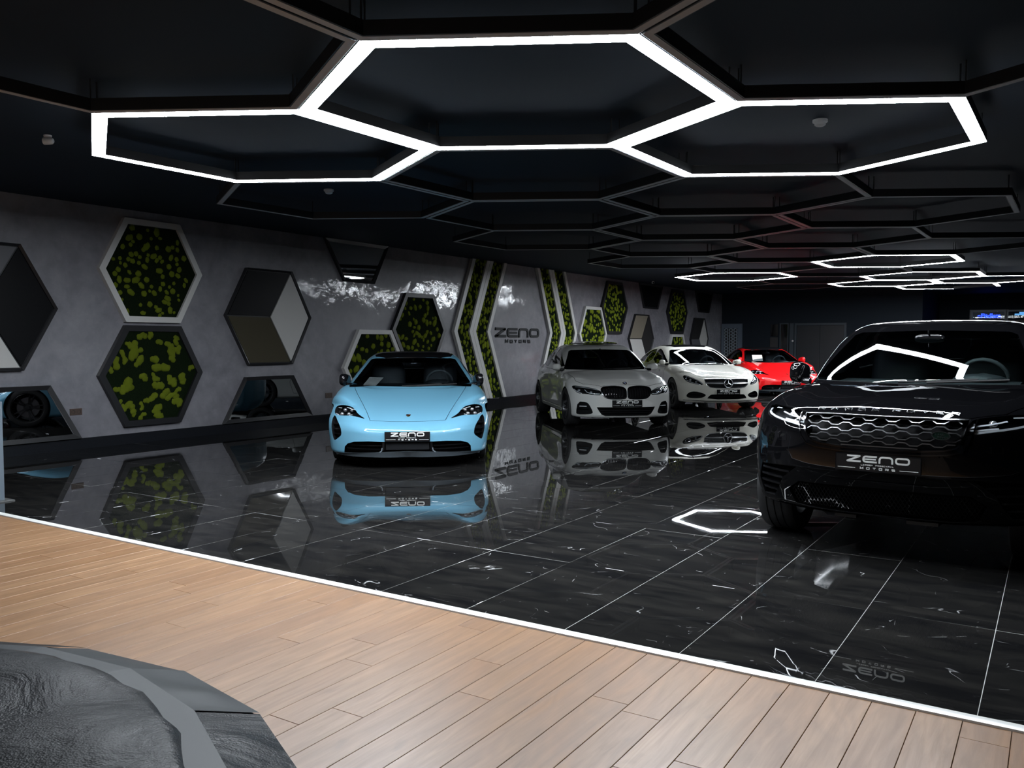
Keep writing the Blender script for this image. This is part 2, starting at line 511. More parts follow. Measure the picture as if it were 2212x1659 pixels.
o = MB().box2((-1.42, YF + 4.97, 2.51), (-.6, YF + 5, 2.57)).box2((-1.27, YF + 4.97, 2.57), (-1.06, YF + 5, 2.63)).build('light_bar', mat('cyan_glow', (0, 0, 0), emit=(.2, .55, 1), strength=1.2))
tag(o, 'small pale blue glowing bar behind the right office pane', 'light')

# ---------------------------------------------------------------- honeycomb of ceiling lights
HW, HROT, HO, HZ = 2.672, -.02003, (-3.270, 5.115), 3.129
HS = HW / math.sqrt(3)
M_house = mat('graphite_light_housing', (.012, .013, .015), .45)
M_off = mat('unlit_opal_diffuser', (.46, .48, .51), .4)
M_led = mat('lit_opal_diffuser', (.8, .8, .8), .5, emit=(.86, .93, 1.0), strength=LED_STRENGTH)
A6 = [math.radians(a) for a in (30, 90, 150, 210, 270, 330)]
def hexp(r): return [(r * math.cos(a), r * math.sin(a)) for a in A6]
dn = lambda u, v, d: (u, v, d)
house_off = MB().ring(hexp(HS - .006), hexp(HS - .088), dn, .085, .0, 0.0).mesh('unlit_housing', M_house)
house_me = MB().ring(hexp(HS - .004), hexp(HS - .13), dn, .085, .0, 0.0).mesh('light_housing', M_house)  # lit housing widened to carry the bloom-wide strip
def diff_mb(r0, r1, skip=()):
    m = MB(); o, i = hexp(r0), hexp(r1)
    for k in range(6):
        if k in skip: continue
        k2 = (k + 1) % 6
        vs = [(*o[k], .004), (*o[k2], .004), (*i[k2], .004), (*i[k], .004)]
        vs = vs + [(x, y, -.003) for x, y, z in vs]
        m.add(vs, [(0, 1, 2, 3), (7, 6, 5, 4), (0, 4, 5, 1), (1, 5, 6, 2), (2, 6, 7, 3), (3, 7, 4, 0)])
    return m
lit_me = diff_mb(HS - .005, HS - .128).mesh('lit_diffuser', M_led)  # lit strip made wider than the unlit one, lens bloom built into its shape
off_me = diff_mb(HS - .016, HS - .076).mesh('unlit_diffuser', M_off)
hang_me = MB().tube([(0, 0, .08), (0, 0, ZC - HZ + .01)], .006, 6).mesh('hanger_rod', M_house)
LIT = {(0, 0): 'large central lit honeycomb light over the blue car side of the marble', (-1, 0): 'lit honeycomb light over the oak floor, left of the central one',
       (0, 1): 'lit honeycomb light right of the central one with a smoke detector inside', (-5, 7): 'far lit honeycomb light hanging alone over the white cars',
       (-3, 6): 'far lit honeycomb light, topmost of the distant cluster', (-4, 8): 'far lit honeycomb light in the middle of the distant cluster',
       (-5, 9): 'far lit honeycomb light, lower left one of the distant cluster', (-4, 9): 'far lit honeycomb light at the right end of the distant cluster',
       (-5, 10): 'far lit honeycomb light, lowest of the distant cluster with one dark side'}
OFF = {(0, -1): 'unlit honeycomb light at the top edge, left of the central lit one', (1, -1): 'unlit honeycomb light at the top edge above the central lit one',
       (1, 0): 'unlit honeycomb light at the top edge, right of the central lit one', (-1, 1): 'unlit honeycomb light just behind the central lit one',
       (-2, 1): 'unlit honeycomb light behind the left lit one, nearest the moss wall', (-1, 2): 'unlit honeycomb light just behind the right lit one',
       (-2, 2): 'unlit honeycomb light in the second row behind the central lit one', (-1, 3): 'unlit honeycomb light with a pale end bar at the right of the third row',
       (-2, 3): 'unlit honeycomb light in the middle of the third row with reddish sheen', (-3, 3): 'unlit honeycomb light at the wall end of the third row',
       (-2, 4): 'unlit honeycomb light in the fourth row on the right', (-3, 4): 'unlit honeycomb light in the fourth row on the left',
       (-4, 5): 'unlit honeycomb light at the wall end of the fifth row', (-3, 5): 'unlit honeycomb light in the middle of the fifth row',
       (-2, 5): 'unlit honeycomb light at the right end of the fifth row', (-4, 6): 'unlit honeycomb light in the sixth row before the lone lit one',
       (-4, 7): 'unlit honeycomb light between the lone lit one and the distant cluster', (-5, 8): 'unlit honeycomb light just behind the lone lit one',
       (-6, 9): 'unlit honeycomb light furthest back near the far wall'}
for cells, lit in ((LIT, True), (OFF, False)):
    for (i, j), lab in cells.items():
        cx, cy = HW * i + HW / 2 * j, 1.5 * HS * j
        cr, sr = math.cos(HROT), math.sin(HROT)
        o = empty('honeycomb_light', (HO[0] + cx * cr - cy * sr, HO[1] + cx * sr + cy * cr, HZ), HROT)
        tag(o, lab, 'ceiling light', 'lit honeycomb ceiling lights' if lit else 'unlit honeycomb ceiling lights')
        link(bpy.data.objects.new('housing', house_me if lit else house_off), o)
        if (i, j) == (-5, 10):
            diff_mb(HS - .005, HS - .128, (0,)).build('diffuser', M_led, o)
        else:
            link(bpy.data.objects.new('diffuser', lit_me if lit else off_me), o)
        for x, y in hexp(HS - .048):
            hg = link(bpy.data.objects.new('hanger', hang_me), o); hg.location = (x, y, 0)

# ceiling devices
def smoke_detector(x, y, lab):
    o = empty('smoke_detector', (x, y, ZC)); tag(o, lab, 'smoke detector', 'ceiling smoke detectors')
    mm = mat('white_plastic', (.55, .56, .57), .4)
    MB().lathe([(0, -.001), (.062, -.001), (.062, -.022), (.05, -.03), (0, -.03)], 'z', 24).build('base', mm, o, 40)
    MB().lathe([(.046, -.029), (.046, -.046), (.03, -.056), (0, -.058)], 'z', 24).build('sensor_cap', mm, o, 40)
smoke_detector(-1.76, 7.62, 'white smoke detector on the ceiling inside the right lit honeycomb')
smoke_detector(-7.68, 7.75, 'white smoke detector on the ceiling inside the unlit honeycomb by the moss wall')
def dome_camera(x, y, yaw, lab):
    o = empty('security_camera', (x, y, ZC), yaw); o.scale = (.7, .7, .7); tag(o, lab, 'camera', 'white ceiling cameras')
    mm = mat('white_plastic', (.55, .56, .57), .4)
    MB().lathe([(0, -.001), (.05, -.001), (.05, -.02), (.03, -.03), (0, -.03)], 'z', 20).build('mount', mm, o, 40)
    MB().lathe([(0, -.075), (.028, -.072), (.045, -.05), (.048, -.0), (.048, .05), (.044, .052), (0, .05)], 'x', 20, (0, 0, -.075)).build('shell', mm, o, 40)
    MB().lathe([(.036, .0525), (.03, .055), (0, .056)], 'x', 20, (0, 0, -.075)).build('lens', mat('black_gloss_glass'), o, 40)
dome_camera(-7.86, 4.35, math.radians(-150), 'white security camera on the ceiling left of the lit honeycomb over the oak floor')
dome_camera(-10.6, 24.6, math.radians(-40), 'small white security camera on the ceiling near the far end of the moss wall')

# ---------------------------------------------------------------- display wall panels
SCL = 1.026
def wp(u, v, d): return (XW + d, u, v)
M_moss0 = m_moss('dark_moss', (.003, .006, .003), (.008, .017, .004), 55)
M_moss1 = m_moss('bright_reindeer_moss', (.13, .18, .010), (.30, .36, .028), 90)
def tuft_mesh(seed, el=1.0):
    bm = bmesh.new(); bmesh.ops.create_icosphere(bm, subdivisions=2, radius=1)
    r = np.random.default_rng(seed)
    ph = r.uniform(0, 6.3, 6)
    for v in bm.verts:
        c = v.co
        w_ = math.hypot(c.y, c.z); k = 1 + w_ * (.06 * math.sin(2 * math.atan2(c.y, c.z) + ph[0]) + .08 * math.sin(5 * math.atan2(c.y, c.z) + ph[1]) + .06 * math.sin(8 * math.atan2(c.y, c.z) + ph[2])) + r.uniform(-.05, .05)
        v.co = Vector((c.x * .42 * (1 + r.uniform(-.1, .1)), c.y * k, c.z * k * el))
    me = bpy.data.meshes.new('moss_tuft'); bm.to_mesh(me); bm.free()
    me.polygons.foreach_set('use_smooth', [True] * len(me.polygons)); me.materials.append(M_moss1)
    return me
TUFTS = [tuft_mesh(s, e) for s, e in ((1, 1), (2, 1.3), (3, .8), (4, 1.6), (5, 1.1))]
def in_poly(p, poly):
    x, y = p; c = False; n = len(poly)
    for i in range(n):
        (x1, y1), (x2, y2) = poly[i], poly[i - 1]
        if (y1 > y) != (y2 > y) and x < (x2 - x1) * (y - y1) / (y2 - y1) + x1: c = not c
    return c
def scatter(poly, n, rad, gap, seed):
    r = np.random.default_rng(seed); xs = [p[0] for p in poly]; ys = [p[1] for p in poly]; out = []
    for _ in range(n * 40):
        p = (r.uniform(min(xs), max(xs)), r.uniform(min(ys), max(ys)))
        if not in_poly(p, poly): continue
        q = rad * r.uniform(.7, 1.35)
        if all((p[0] - a) ** 2 + (p[1] - b) ** 2 > (gap * (q + c) / 2) ** 2 for a, b, c in out):
            out.append((p[0], p[1], q))
        if len(out) >= n: break
    return out
def join_tufts(name, spots, d, parent, seed, org):
    r = np.random.default_rng(seed); m = MB()
    for y, z, q in spots:
        me = TUFTS[int(r.integers(5))]
        m.add([(d + v.co.x * q, y - org[1] + v.co.y * q, z - org[2] + v.co.z * q) for v in me.vertices], [tuple(p.vertices) for p in me.polygons])
    o = m.build(name, M_moss1, parent, smooth=180); o['kind'] = 'stuff'; return o
def moss_hex(poly, white, lab, n, rad, gap, seed, singles=True, thick=.075, wid=.085, mode='dots', group='moss hexagons on the display wall'):
    poly = [(a * SCL, b * SCL) for a, b in poly]
    cy = sum(p[0] for p in poly) / len(poly); cz = sum(p[1] for p in poly) / len(poly)
    o = empty('moss_hexagon', (XW, cy, cz)); tag(o, lab, 'moss panel', group)
    loc = lambda u, v, d: (d, u - cy, v - cz)
    inn = inset_poly(poly, wid)
    MB().ring(poly, inn, loc, .0, thick).build('frame', M_white if white else M_black, o)
    b = MB().prism(inset_poly(poly, wid - .01), loc, .0, .035).build('moss_bed', M_moss0, o)
    spots = scatter(inset_poly(poly, wid + .02), n, rad, gap, seed)
    r = np.random.default_rng(seed)
    if mode == 'clumps':                      # chains of tufts
        sp = []
        for y, z, q in spots:
            th = r.uniform(0, 6.3); k = int(r.integers(2, 6))
            for i in range(k):
                if in_poly((y, z), inn): sp.append((y, z, q * r.uniform(.75, 1.1)))
                th += r.uniform(-.9, .9); y += math.cos(th) * q * .95; z += math.sin(th) * q * .95
        spots = sp
    if singles:
        for y, z, q in spots:
            t = bpy.data.objects.new('moss_tuft', TUFTS[int(r.integers(5))])
            t.location = (.036, y - cy, z - cz); t.scale = (q, q, q); t.rotation_euler = (r.uniform(0, 6.3), 0, 0)
            link(t, o)
    else:
        join_tufts('moss_tufts', spots, .036, o, seed, (0, cy, cz))
    return o
moss_hex([(7.08, 3.155), (7.96, 3.155), (8.33, 2.44), (7.94, 1.71), (7.07, 1.71), (6.69, 2.43)], True, 'white-framed moss hexagon with small round tufts, above the black-framed one', 85, .036, 1.75, 11)
moss_hex([(7.06, 1.665), (7.95, 1.665), (8.31, .975), (7.92, .245), (7.03, .245), (6.65, .97)], False, 'black-framed moss hexagon with large bright clumps, just above the skirting', 38, .048, 2.55, 5, mode='clumps')
moss_hex([(11.76, 1.665), (12.67, 1.665), (13.08, .96), (12.67, .245), (11.76, .245), (11.34, .96)], True, 'white-framed moss hexagon half hidden behind the blue car', 46, .05, 2.0, 23)
moss_hex([(13.12, 2.41), (14.01, 2.42), (14.42, 1.68), (14.01, .93), (13.12, .93), (12.69, 1.68)], False, 'black-framed moss hexagon above and behind the blue car roof', 56, .045, 1.9, 31)
moss_hex([(20.76, 2.42), (21.70, 2.42), (22.06, 1.66), (21.70, .92), (20.76, .92), (20.38, 1.66)], True, 'white-framed moss hexagon behind the roof of the grey-white saloon', 70, .05, 1.7, 41, singles=False)
moss_hex([(22.12, 3.20), (23.06, 3.20), (23.46, 2.47), (23.04, 1.67), (22.12, 1.67), (21.74, 2.46)], False, 'black-framed moss hexagon touching the ceiling above the grey-white saloon', 80, .045, 1.55, 43, singles=False)
moss_hex([(27.0, 3.21), (28.0, 3.21), (28.36, 2.46), (27.97, 1.72), (26.95, 1.72), (26.56, 2.45)], False, 'black-framed moss hexagon furthest along the wall, above the white coupe', 90, .042, 1.5, 47, singles=False)
moss_hex([(26.98, 1.70), (28.0, 1.70), (28.37, .97), (27.98, .245), (27.0, .245), (26.6, .97)], True, 'white-framed moss hexagon behind the white coupe roof', 60, .05, 1.7, 53, singles=False)

M_gloss = mat('black_gloss_lacquer', (.005, .005, .006), .35, spec=.15)
M_matb = mat('matt_black_board', (.014, .013, .013), .5)
M_wface = mat('light_grey_board', (.52, .51, .49), .42)
M_bronze = mat('bronze_glass', (.075, .066, .045), .05, coat=.6, coat_rough=.02)
M_mirror = mat('silver_mirror', (.62, .64, .66), .015, metal=1.0)
M_beige = mat('taupe_board', (.20, .175, .135), .45)
M_grey = mat('mid_grey_board', (.10, .10, .11), .45)
def cube_hex(poly, faces, lab):
    """faces: materials of the upper left, right and lower left rhombus"""
    poly = [(a * SCL, b * SCL) for a, b in poly]                    # tl, tr, r, br, bl, l
    cy = sum(p[0] for p in poly) / 6; cz = sum(p[1] for p in poly) / 6
    o = empty('cube_hexagon', (XW, cy, cz)); tag(o, lab, 'wall panel', 'three-faced cube hexagons on the display wall')
    loc = lambda u, v, d: (d, u - cy, v - cz)
    inn = inset_poly(poly, .03)
    MB().ring(poly, inn, loc, .0, .08, .055).build('frame', M_black, o)
    MB().prism(inset_poly(poly, .01), loc, .0, .03).build('backing', M_black, o)
    tl, tr, r, br, bl, l = inn; c = (cy, cz)
    for nm, q, m in (('upper_face', (tl, tr, c, l), faces[0]), ('side_face', (tr, r, br, c), faces[1]), ('lower_face', (l, c, br, bl), faces[2])):
        MB().prism(inset_poly(list(q), .012), loc, .028, .05).build(nm, m, o)
cube_hex([(9.19, 2.62), (10.13, 2.62), (10.55, 1.85), (10.12, 1.06), (9.20, 1.06), (8.76, 1.85)], (M_gloss, M_wface, M_bronze), 'cube hexagon with light grey right face and mirrored lower face beside the moss pair')
cube_hex([(4.72, 2.65), (5.66, 2.65), (6.11, 1.86), (5.66, 1.07), (4.72, 1.07), (4.28, 1.86)], (M_grey, M_gloss, M_wface), 'cube hexagon cut by the left edge with a big black right face')
cube_hex([(24.06, 2.30), (25.04, 2.30), (25.44, 1.54), (25.02, .78), (24.04, .78), (23.58, 1.54)], (M_beige, M_matb, M_wface), 'cube hexagon with a taupe upper face and white lower face, between the two white cars')
cube_hex([(29.12, 2.31), (30.1, 2.31), (30.5, 1.56), (30.1, .8), (29.1, .8), (28.72, 1.54)], (M_matb, M_wface, M_grey), 'cube hexagon at the far end of the wall with a light grey right face')

def mirror_trap(poly, m, lab, nm='mirror_panel', fw=.06, th=.06, tilt=0.0):
    poly = [(a * SCL, b * SCL) for a, b in poly]
    cy = sum(p[0] for p in poly) / len(poly); cz = sum(p[1] for p in poly) / len(poly)
    o = empty(nm, (XW, cy, cz)); tag(o, lab, 'mirror' if m is M_mirror else 'wall panel', 'half hexagons on the display wall')
    loc = lambda u, v, d: (d, u - cy, v - cz)
    MB().ring(poly, inset_poly(poly, fw), loc, .0, th, th - .02).build('frame', M_black, o)
    loc = lambda u, v, d: (d + tilt * (v - cz), u - cy, v - cz)
    MB().prism(inset_poly(poly, fw - .01), loc, .0, .03).build('mirror_glass' if m is M_mirror else 'board', m, o)
mirror_trap([(9.14, .87), (10.15, .87), (10.58, .15), (8.70, .15)], M_mirror, 'black-framed half hexagon mirror standing on the skirting, left of the blue car')
mirror_trap([(5.0, .87), (6.0, .87), (6.40, .15), (4.56, .15)], M_mirror, 'black-framed half hexagon mirror on the skirting at the left edge')
mirror_trap([(10.92, 3.277), (11.40, 2.54), (12.21, 2.53), (12.62, 3.277)], M_mirror, 'half hexagon mirror hanging from the ceiling edge with a lit bar reflected in it', tilt=.024)
mirror_trap([(24.37, 3.277), (24.71, 2.50), (25.81, 2.50), (26.2, 3.277)], M_gloss, 'black half hexagon at the ceiling between the two furthest tall moss panels')
mirror_trap([(29.2, 3.277), (29.57, 2.52), (30.6, 2.52), (31.0, 3.277)], M_gloss, 'black half hexagon at the ceiling in the far corner')

def chevron(pts, wdt, lab, seed):
    """pts: outer line top, middle, bottom (Y,z); band runs +Y by wdt"""
    pts = [(a * SCL, b * SCL) for a, b in pts]; wdt *= SCL; f = .125
    cy, cz = pts[1]
    o = empty('moss_chevron', (XW, cy, cz)); tag(o, lab, 'moss panel', 'chevron moss bands beside the wall sign')
    loc = lambda u, v, d: (d, u - cy, v - cz)
    def strip(a, b): return [(p[0] + a, p[1]) for p in pts] + [(p[0] + b, p[1]) for p in reversed(pts)]
    for a, b in ((0, f), (wdt - f, wdt)):
        q = strip(a, b); m = MB()
        for u in ((0, 1, 4, 5), (1, 2, 3, 4)):
            m.prism([q[k] for k in u], loc, .0, .075)
        m.build('side_rail', M_white, o)
    q = strip(f - .01, wdt - f + .01); m = MB()
    for u in ((0, 1, 4, 5), (1, 2, 3, 4)): m.prism([q[k] for k in u], loc, .0, .03)
    m.build('moss_bed', M_moss0, o)
    join_tufts('moss_tufts', scatter(strip(f + .03, wdt - f - .03), 95, .042, 1.5, seed), .03, o, seed, (0, cy, cz))
chevron([(15.40, 3.275), (14.70, 1.67), (15.36, .15)], .69, 'outer chevron moss band left of the wall sign, pointing left', 61)
chevron([(16.10, 3.275), (15.395, 1.67), (16.06, .15)], .69, 'inner chevron moss band next to the left of the wall sign', 62)
chevron([(18.16, 3.275), (18.80, 1.67), (18.16, .15)], .70, 'inner chevron moss band next to the right of the wall sign', 63)
chevron([(18.87, 3.275), (19.51, 1.67), (18.87, .15)], .74, 'outer chevron moss band right of the wall sign, pointing right', 64)

# ---------------------------------------------------------------- lettering
def stroke(mb, path, w, mapf, d0, d1, closed=False, radius=0.0):
    """flat stroke of constant width following a 2d path with rounded corners"""
    P = [Vector(p) for p in path]; n = len(P)
    if radius > 0:
        Q = []
        for i in range(n):
            if not closed and i in (0, n - 1): Q.append(P[i]); continue
            a, b, c = P[i - 1], P[i], P[(i + 1) % n]
            r = min(radius, (a - b).length * .49, (c - b).length * .49)
            p0 = b + (a - b).normalized() * r; p1 = b + (c - b).normalized() * r
            for k in range(6):
                t = k / 5; Q.append((1 - t) ** 2 * p0 + 2 * t * (1 - t) * b + t * t * p1)
        P = Q; n = len(P)
    L, R = [], []
    for i in range(n):
        a = P[i - 1] if (closed or i > 0) else None; c = P[(i + 1) % n] if (closed or i < n - 1) else None
        b = P[i]
        e1 = (b - a).normalized() if a is not None else (c - b).normalized()
        e2 = (c - b).normalized() if c is not None else e1
        n1 = Vector((-e1.y, e1.x)); n2 = Vector((-e2.y, e2.x)); m = n1 + n2
        m = m / max(m.length_squared, .5) * 2
        L.append(b + m * w / 2); R.append(b - m * w / 2)
    vs = [mapf(*p, d1) for p in L] + [mapf(*p, d1) for p in R] + [mapf(*p, d0) for p in L] + [mapf(*p, d0) for p in R]
    fs = []
    for i in range(n if closed else n - 1):
        j = (i + 1) % n
        fs += [(i, j, n + j, n + i), (2 * n + i, 3 * n + i, 3 * n + j, 2 * n + j), (i, 2 * n + i, 2 * n + j, j), (n + i, n + j, 3 * n + j, 3 * n + i)]
    if not closed:
        fs += [(0, n, 3 * n, 2 * n), (n - 1, 3 * n - 1, 4 * n - 1, 2 * n - 1)]
    mb.add(vs, fs)
def zeno_letters(mapf, x0, z0, w, h, t, d0, d1):
    """the four letters as separate stroke sets; returns list of MB"""
    lw = w / 4.35; g = lw * .117; out = []
    hh = h - t
    b, tp, md = z0 + t / 2, z0 + h - t / 2, z0 + h / 2
    x = x0
    m = MB(); stroke(m, [(x + t * .2, tp), (x + lw * .93, tp), (x + t * .35, b), (x + lw, b)], t, mapf, d0, d1, radius=t * .25); out.append(m)
    x += lw + g
    m = MB(); stroke(m, [(x + lw, tp), (x + t / 2, tp), (x + t / 2, b), (x + lw, b)], t, mapf, d0, d1, radius=lw * .32)
    stroke(m, [(x + t * .9, md), (x + lw * .94, md)], t * .8, mapf, d0, d1); out.append(m)
    x += lw + g
    m = MB(); stroke(m, [(x + t / 2, z0), (x + t / 2, tp), (x + lw - t / 2, tp), (x + lw - t / 2, z0)], t, mapf, d0, d1, radius=lw * .3); out.append(m)
    x += lw + g
    m = MB(); stroke(m, [(x + t / 2, tp), (x + t / 2, b), (x + lw - t / 2, b), (x + lw - t / 2, tp)], t, mapf, d0, d1, closed=True, radius=lw * .36); out.append(m)
    return out
GLY = {'M': [[(0, 0), (0, 1), (.5, .35), (1, 1), (1, 0)]], 'O': [[(0, 0), (0, 1), (1, 1), (1, 0), (0, 0)]], 'T': [[(0, 1), (1, 1)], [(.5, 1), (.5, 0)]],
       'R': [[(0, 0), (0, 1), (1, 1), (1, .45), (0, .45)], [(.5, .45), (1, 0)]], 'S': [[(1, 1), (0, 1), (0, .5), (1, .5), (1, 0), (0, 0)]],
       'A': [[(0, 0), (.5, 1), (1, 0)], [(.2, .35), (.8, .35)]], 'N': [[(0, 0), (0, 1), (1, 0), (1, 1)]], 'G': [[(1, 1), (0, 1), (0, 0), (1, 0), (1, .5), (.55, .5)]],
       'E': [[(1, 1), (0, 1), (0, 0), (1, 0)], [(0, .5), (.85, .5)]], 'V': [[(0, 1), (.5, 0), (1, 1)]], 'L': [[(0, 1), (0, 0), (1, 0)]], 'C': [[(1, 1), (0, 1), (0, 0), (1, 0)]],
       'P': [[(0, 0), (0, 1), (1, 1), (1, .45), (0, .45)]], 'D': [[(0, 0), (0, 1), (.8, 1), (1, .7), (1, .3), (.8, 0), (0, 0)]], 'Y': [[(0, 1), (.5, .5), (1, 1)], [(.5, .5), (.5, 0)]],
       'B': [[(0, 0), (0, 1), (.9, 1), (.9, .55), (0, .5)], [(.9, .5), (1, 0), (0, 0)]], 'K': [[(0, 0), (0, 1)], [(1, 1), (0, .5), (1, 0)]], 'F': [[(0, 0), (0, 1), (1, 1)], [(0, .5), (.8, .5)]],
       'I': [[(.5, 0), (.5, 1)]], "'": [[(.4, 1), (.4, .7)]], ' ': []}
def word(mb, s, mapf, x, z, cw, ch, gap, t, d0, d1):
    for ch_ in s:
        for st in GLY[ch_]:
            stroke(mb, [(x + t / 2 + a * (cw - t), z + t / 2 + b * (ch - t)) for a, b in st], t, mapf, d0, d1)
        x += cw + gap
    return mb

o = empty('wall_sign', (XW, 17.81, 1.69)); tag(o, 'dark grey raised lettering on the plaster between the chevron moss bands', 'sign')
M_sign = mat('anthracite_letters', (.010, .011, .013), .6, spec=.25)
loc = lambda u, v, d: (d, u - 17.81, v - 1.69)
for m in zeno_letters(loc, 16.80, 1.585, 2.02, .235, .062, .002, .022): m.build('letter', M_sign, o)
for k, ch_ in enumerate('MOTORS'):
    word(MB(), ch_, loc, 17.24 + k * .205, 1.445, .125, .085, 0, .026, .002, .016).build('small_letter', M_sign, o)

# wall outlets
def outlet(y, z, lab):
    o = empty('wall_socket', (XW, y, z)); tag(o, lab, 'socket', 'brown wall sockets')
    MB().bevbox((-.085, -.045, 0), (.085, .045, .011), .003).build('plate', mat('brown_socket_plate', (.075, .05, .04), .4), o).matrix_parent_inverse = Matrix.Rotation(math.pi / 2, 4, 'Y') @ Matrix.Rotation(math.pi / 2, 4, 'Z')
    for dy in (-.04, .04):
        MB().lathe([(0, .008), (.018, .008), (.022, .0125), (.026, .0125), (.026, .01)], 'x', 20, (0, dy, 0)).build('insert', mat('dark_socket_insert', (.03, .022, .02), .4), o, 40)
outlet(6.52, .515, 'brown double wall socket left of the black-framed moss hexagon')
outlet(11.31, .49, 'brown double wall socket just left of the blue car')

# pale post at the left edge
o = empty('display_post', (-8.19, 3.985, 0)); tag(o, 'pale blue-grey metal post standing on the marble at the left edge', 'post')
M_post = mat('pale_blue_grey_metal', (.115, .145, .175), .45)
MB().box2((-.055, -.03, .012), (.055, .03, .92)).build('shaft', M_post, o)
MB().bevbox((-.12, -.09, 0), (.12, .09, .012), .004).build('foot_plate', mat('dark_foot_plate', (.06, .06, .06), .5), o)

# ---------------------------------------------------------------- low round vinyl-covered seat at the lower left
PC = (-2.294, .075)
NS = 22
o = empty('round_pouf', (PC[0], PC[1], 0)); tag(o, 'low wide many-sided seat covered in creased black vinyl, on the oak boards', 'pouf')
vin = _M['creased_black_vinyl']; vin2 = mat('smooth_grey_vinyl', (.040, .043, .046), .45, spec=.2)
def pol(r, k, z, off=0.0): a = 2 * math.pi * (k + .38 + off) / NS; return (r * math.cos(a), r * math.sin(a), z)
R0, R1, R2 = 1.545, 1.37, 1.285
Z0, Z1, Z2 = .45, .515, .528
jr = np.random.default_rng(3)
jit = [jr.uniform(-.012, .012) for _ in range(NS + 1)]; jit[NS] = jit[0]
for k in range(NS):
    if not any(in_view(PC[0] + r * math.cos(2 * math.pi * (k + q) / NS), PC[1] + r * math.sin(2 * math.pi * (k + q) / NS), .47, .5) for r in (R2, R0) for q in (0, 1)) : continue
    a, b = pol(R0, k, Z0), pol(R0, k + 1, Z0); c2, d2_ = pol(R1, k + 1, Z1 + jit[k + 1]), pol(R1, k, Z1 + jit[k])
    m = MB(); n = 6
    grid = []
    for i in range(n + 1):
        for j in range(n + 1):
            s, t = i / n, j / n
            p = (Vector(a) * (1 - s) + Vector(b) * s) * (1 - t) + (Vector(d2_) * (1 - s) + Vector(c2) * s) * t
            p.z += .010 * math.sin(3.1 * s * math.pi + k) * math.sin(math.pi * t) * math.sin(math.pi * s) - .003 * (k % 2)
            grid.append(tuple(p))
    bot = [(p[0] * .985, p[1] * .985, p[2] - .02) for p in grid]
    fs = [(i * (n + 1) + j, (i + 1) * (n + 1) + j, (i + 1) * (n + 1) + j + 1, i * (n + 1) + j + 1) for i in range(n) for j in range(n)]
    N = len(grid)
    fs += [tuple(q + N for q in reversed(f)) for f in fs]
    m.add(grid + bot, fs); m.build('edge_panel', vin if k % 3 == 0 else mat('slate_vinyl_panel', (.018, .022, .025), .42, spec=.2), o, 180)
    e, f = pol(R2, k + 1, Z2 + jit[k + 1]), pol(R2, k, Z2 + jit[k])
    MB().add([d2_, c2, e, f] + [(p[0], p[1], p[2] - .015) for p in (d2_, c2, e, f)], [(0, 1, 2, 3), (7, 6, 5, 4), (0, 4, 5, 1), (1, 5, 6, 2), (2, 6, 7, 3), (3, 7, 4, 0)]).build('flat_strip', vin2, o)
m = MB(); seg = 88; prof = [(R2 + .012, Z2 - .02), (R2 - .004, Z2 + .006), (R2 - .03, Z2 + .014), (1.1, .550), (.8, .566), (.5, .575), (.2, .578), (0, .578)]
m.lathe(prof, 'z', seg)
rr2 = np.random.default_rng(9); ph = rr2.uniform(0, 6.3, 8)
vv = []
for x, y, z in m.v:
    r = math.hypot(x, y); a = math.atan2(y, x)
    if .1 < r < R2 - .01: z += .006 * math.sin(9 * a + ph[0] + 4 * r) + .005 * math.sin(17 * a + ph[1] - 7 * r)
    if r > R2 - .02: 
        q = 1 + .004 * math.sin(31 * a + ph[2]) + .003 * math.sin(57 * a + ph[3]); x *= q; y *= q
    vv.append((x, y, z))
m.v = vv
m.build('seat_cover', vin, o, 60)
m = MB().lathe([(1.47, 0), (1.47, .40), (1.535, .425), (1.535, .447), (1.3, .45)], 'z', NS)
a0 = 2 * math.pi * .38 / NS; m.v = [(x * math.cos(a0) - y * math.sin(a0), x * math.sin(a0) + y * math.cos(a0), z) for x, y, z in m.v]
m.build('plinth', mat('black_plinth', (.01, .01, .011), .5), o, 30)
# ---------------------------------------------------------------- car body surfaces (numeric part)
def spl(pts):
    """monotone cubic through (x, y) pairs, linear outside"""
    p = sorted(pts); X = np.array([a for a, _ in p], float); Y = np.array([b for _, b in p], float)
    h = np.diff(X); d = np.diff(Y) / h; m = np.zeros(len(X)); m[0], m[-1] = d[0], d[-1]
    for i in range(1, len(X) - 1):
        if d[i - 1] * d[i] > 0:
            w1, w2 = 2 * h[i] + h[i - 1], h[i] + 2 * h[i - 1]
            m[i] = (w1 + w2) / (w1 / d[i - 1] + w2 / d[i])
    def f(x):
        x = np.asarray(x, float); xc = np.clip(x, X[0], X[-1])
        i = np.clip(np.searchsorted(X, xc) - 1, 0, len(X) - 2)
        t = (xc - X[i]) / h[i]
        return ((1 + 2 * t) * (1 - t) ** 2 * Y[i] + t * (1 - t) ** 2 * h[i] * m[i] + t * t * (3 - 2 * t) * Y[i + 1] + t * t * (t - 1) * h[i] * m[i + 1])
    return f
def smax(a, b, k):
    h = np.maximum(k - np.abs(a - b), 0.0) / k
    return np.maximum(a, b) + h * h * k * .25
def smin(a, b, k): return -smax(-a, -b, k)

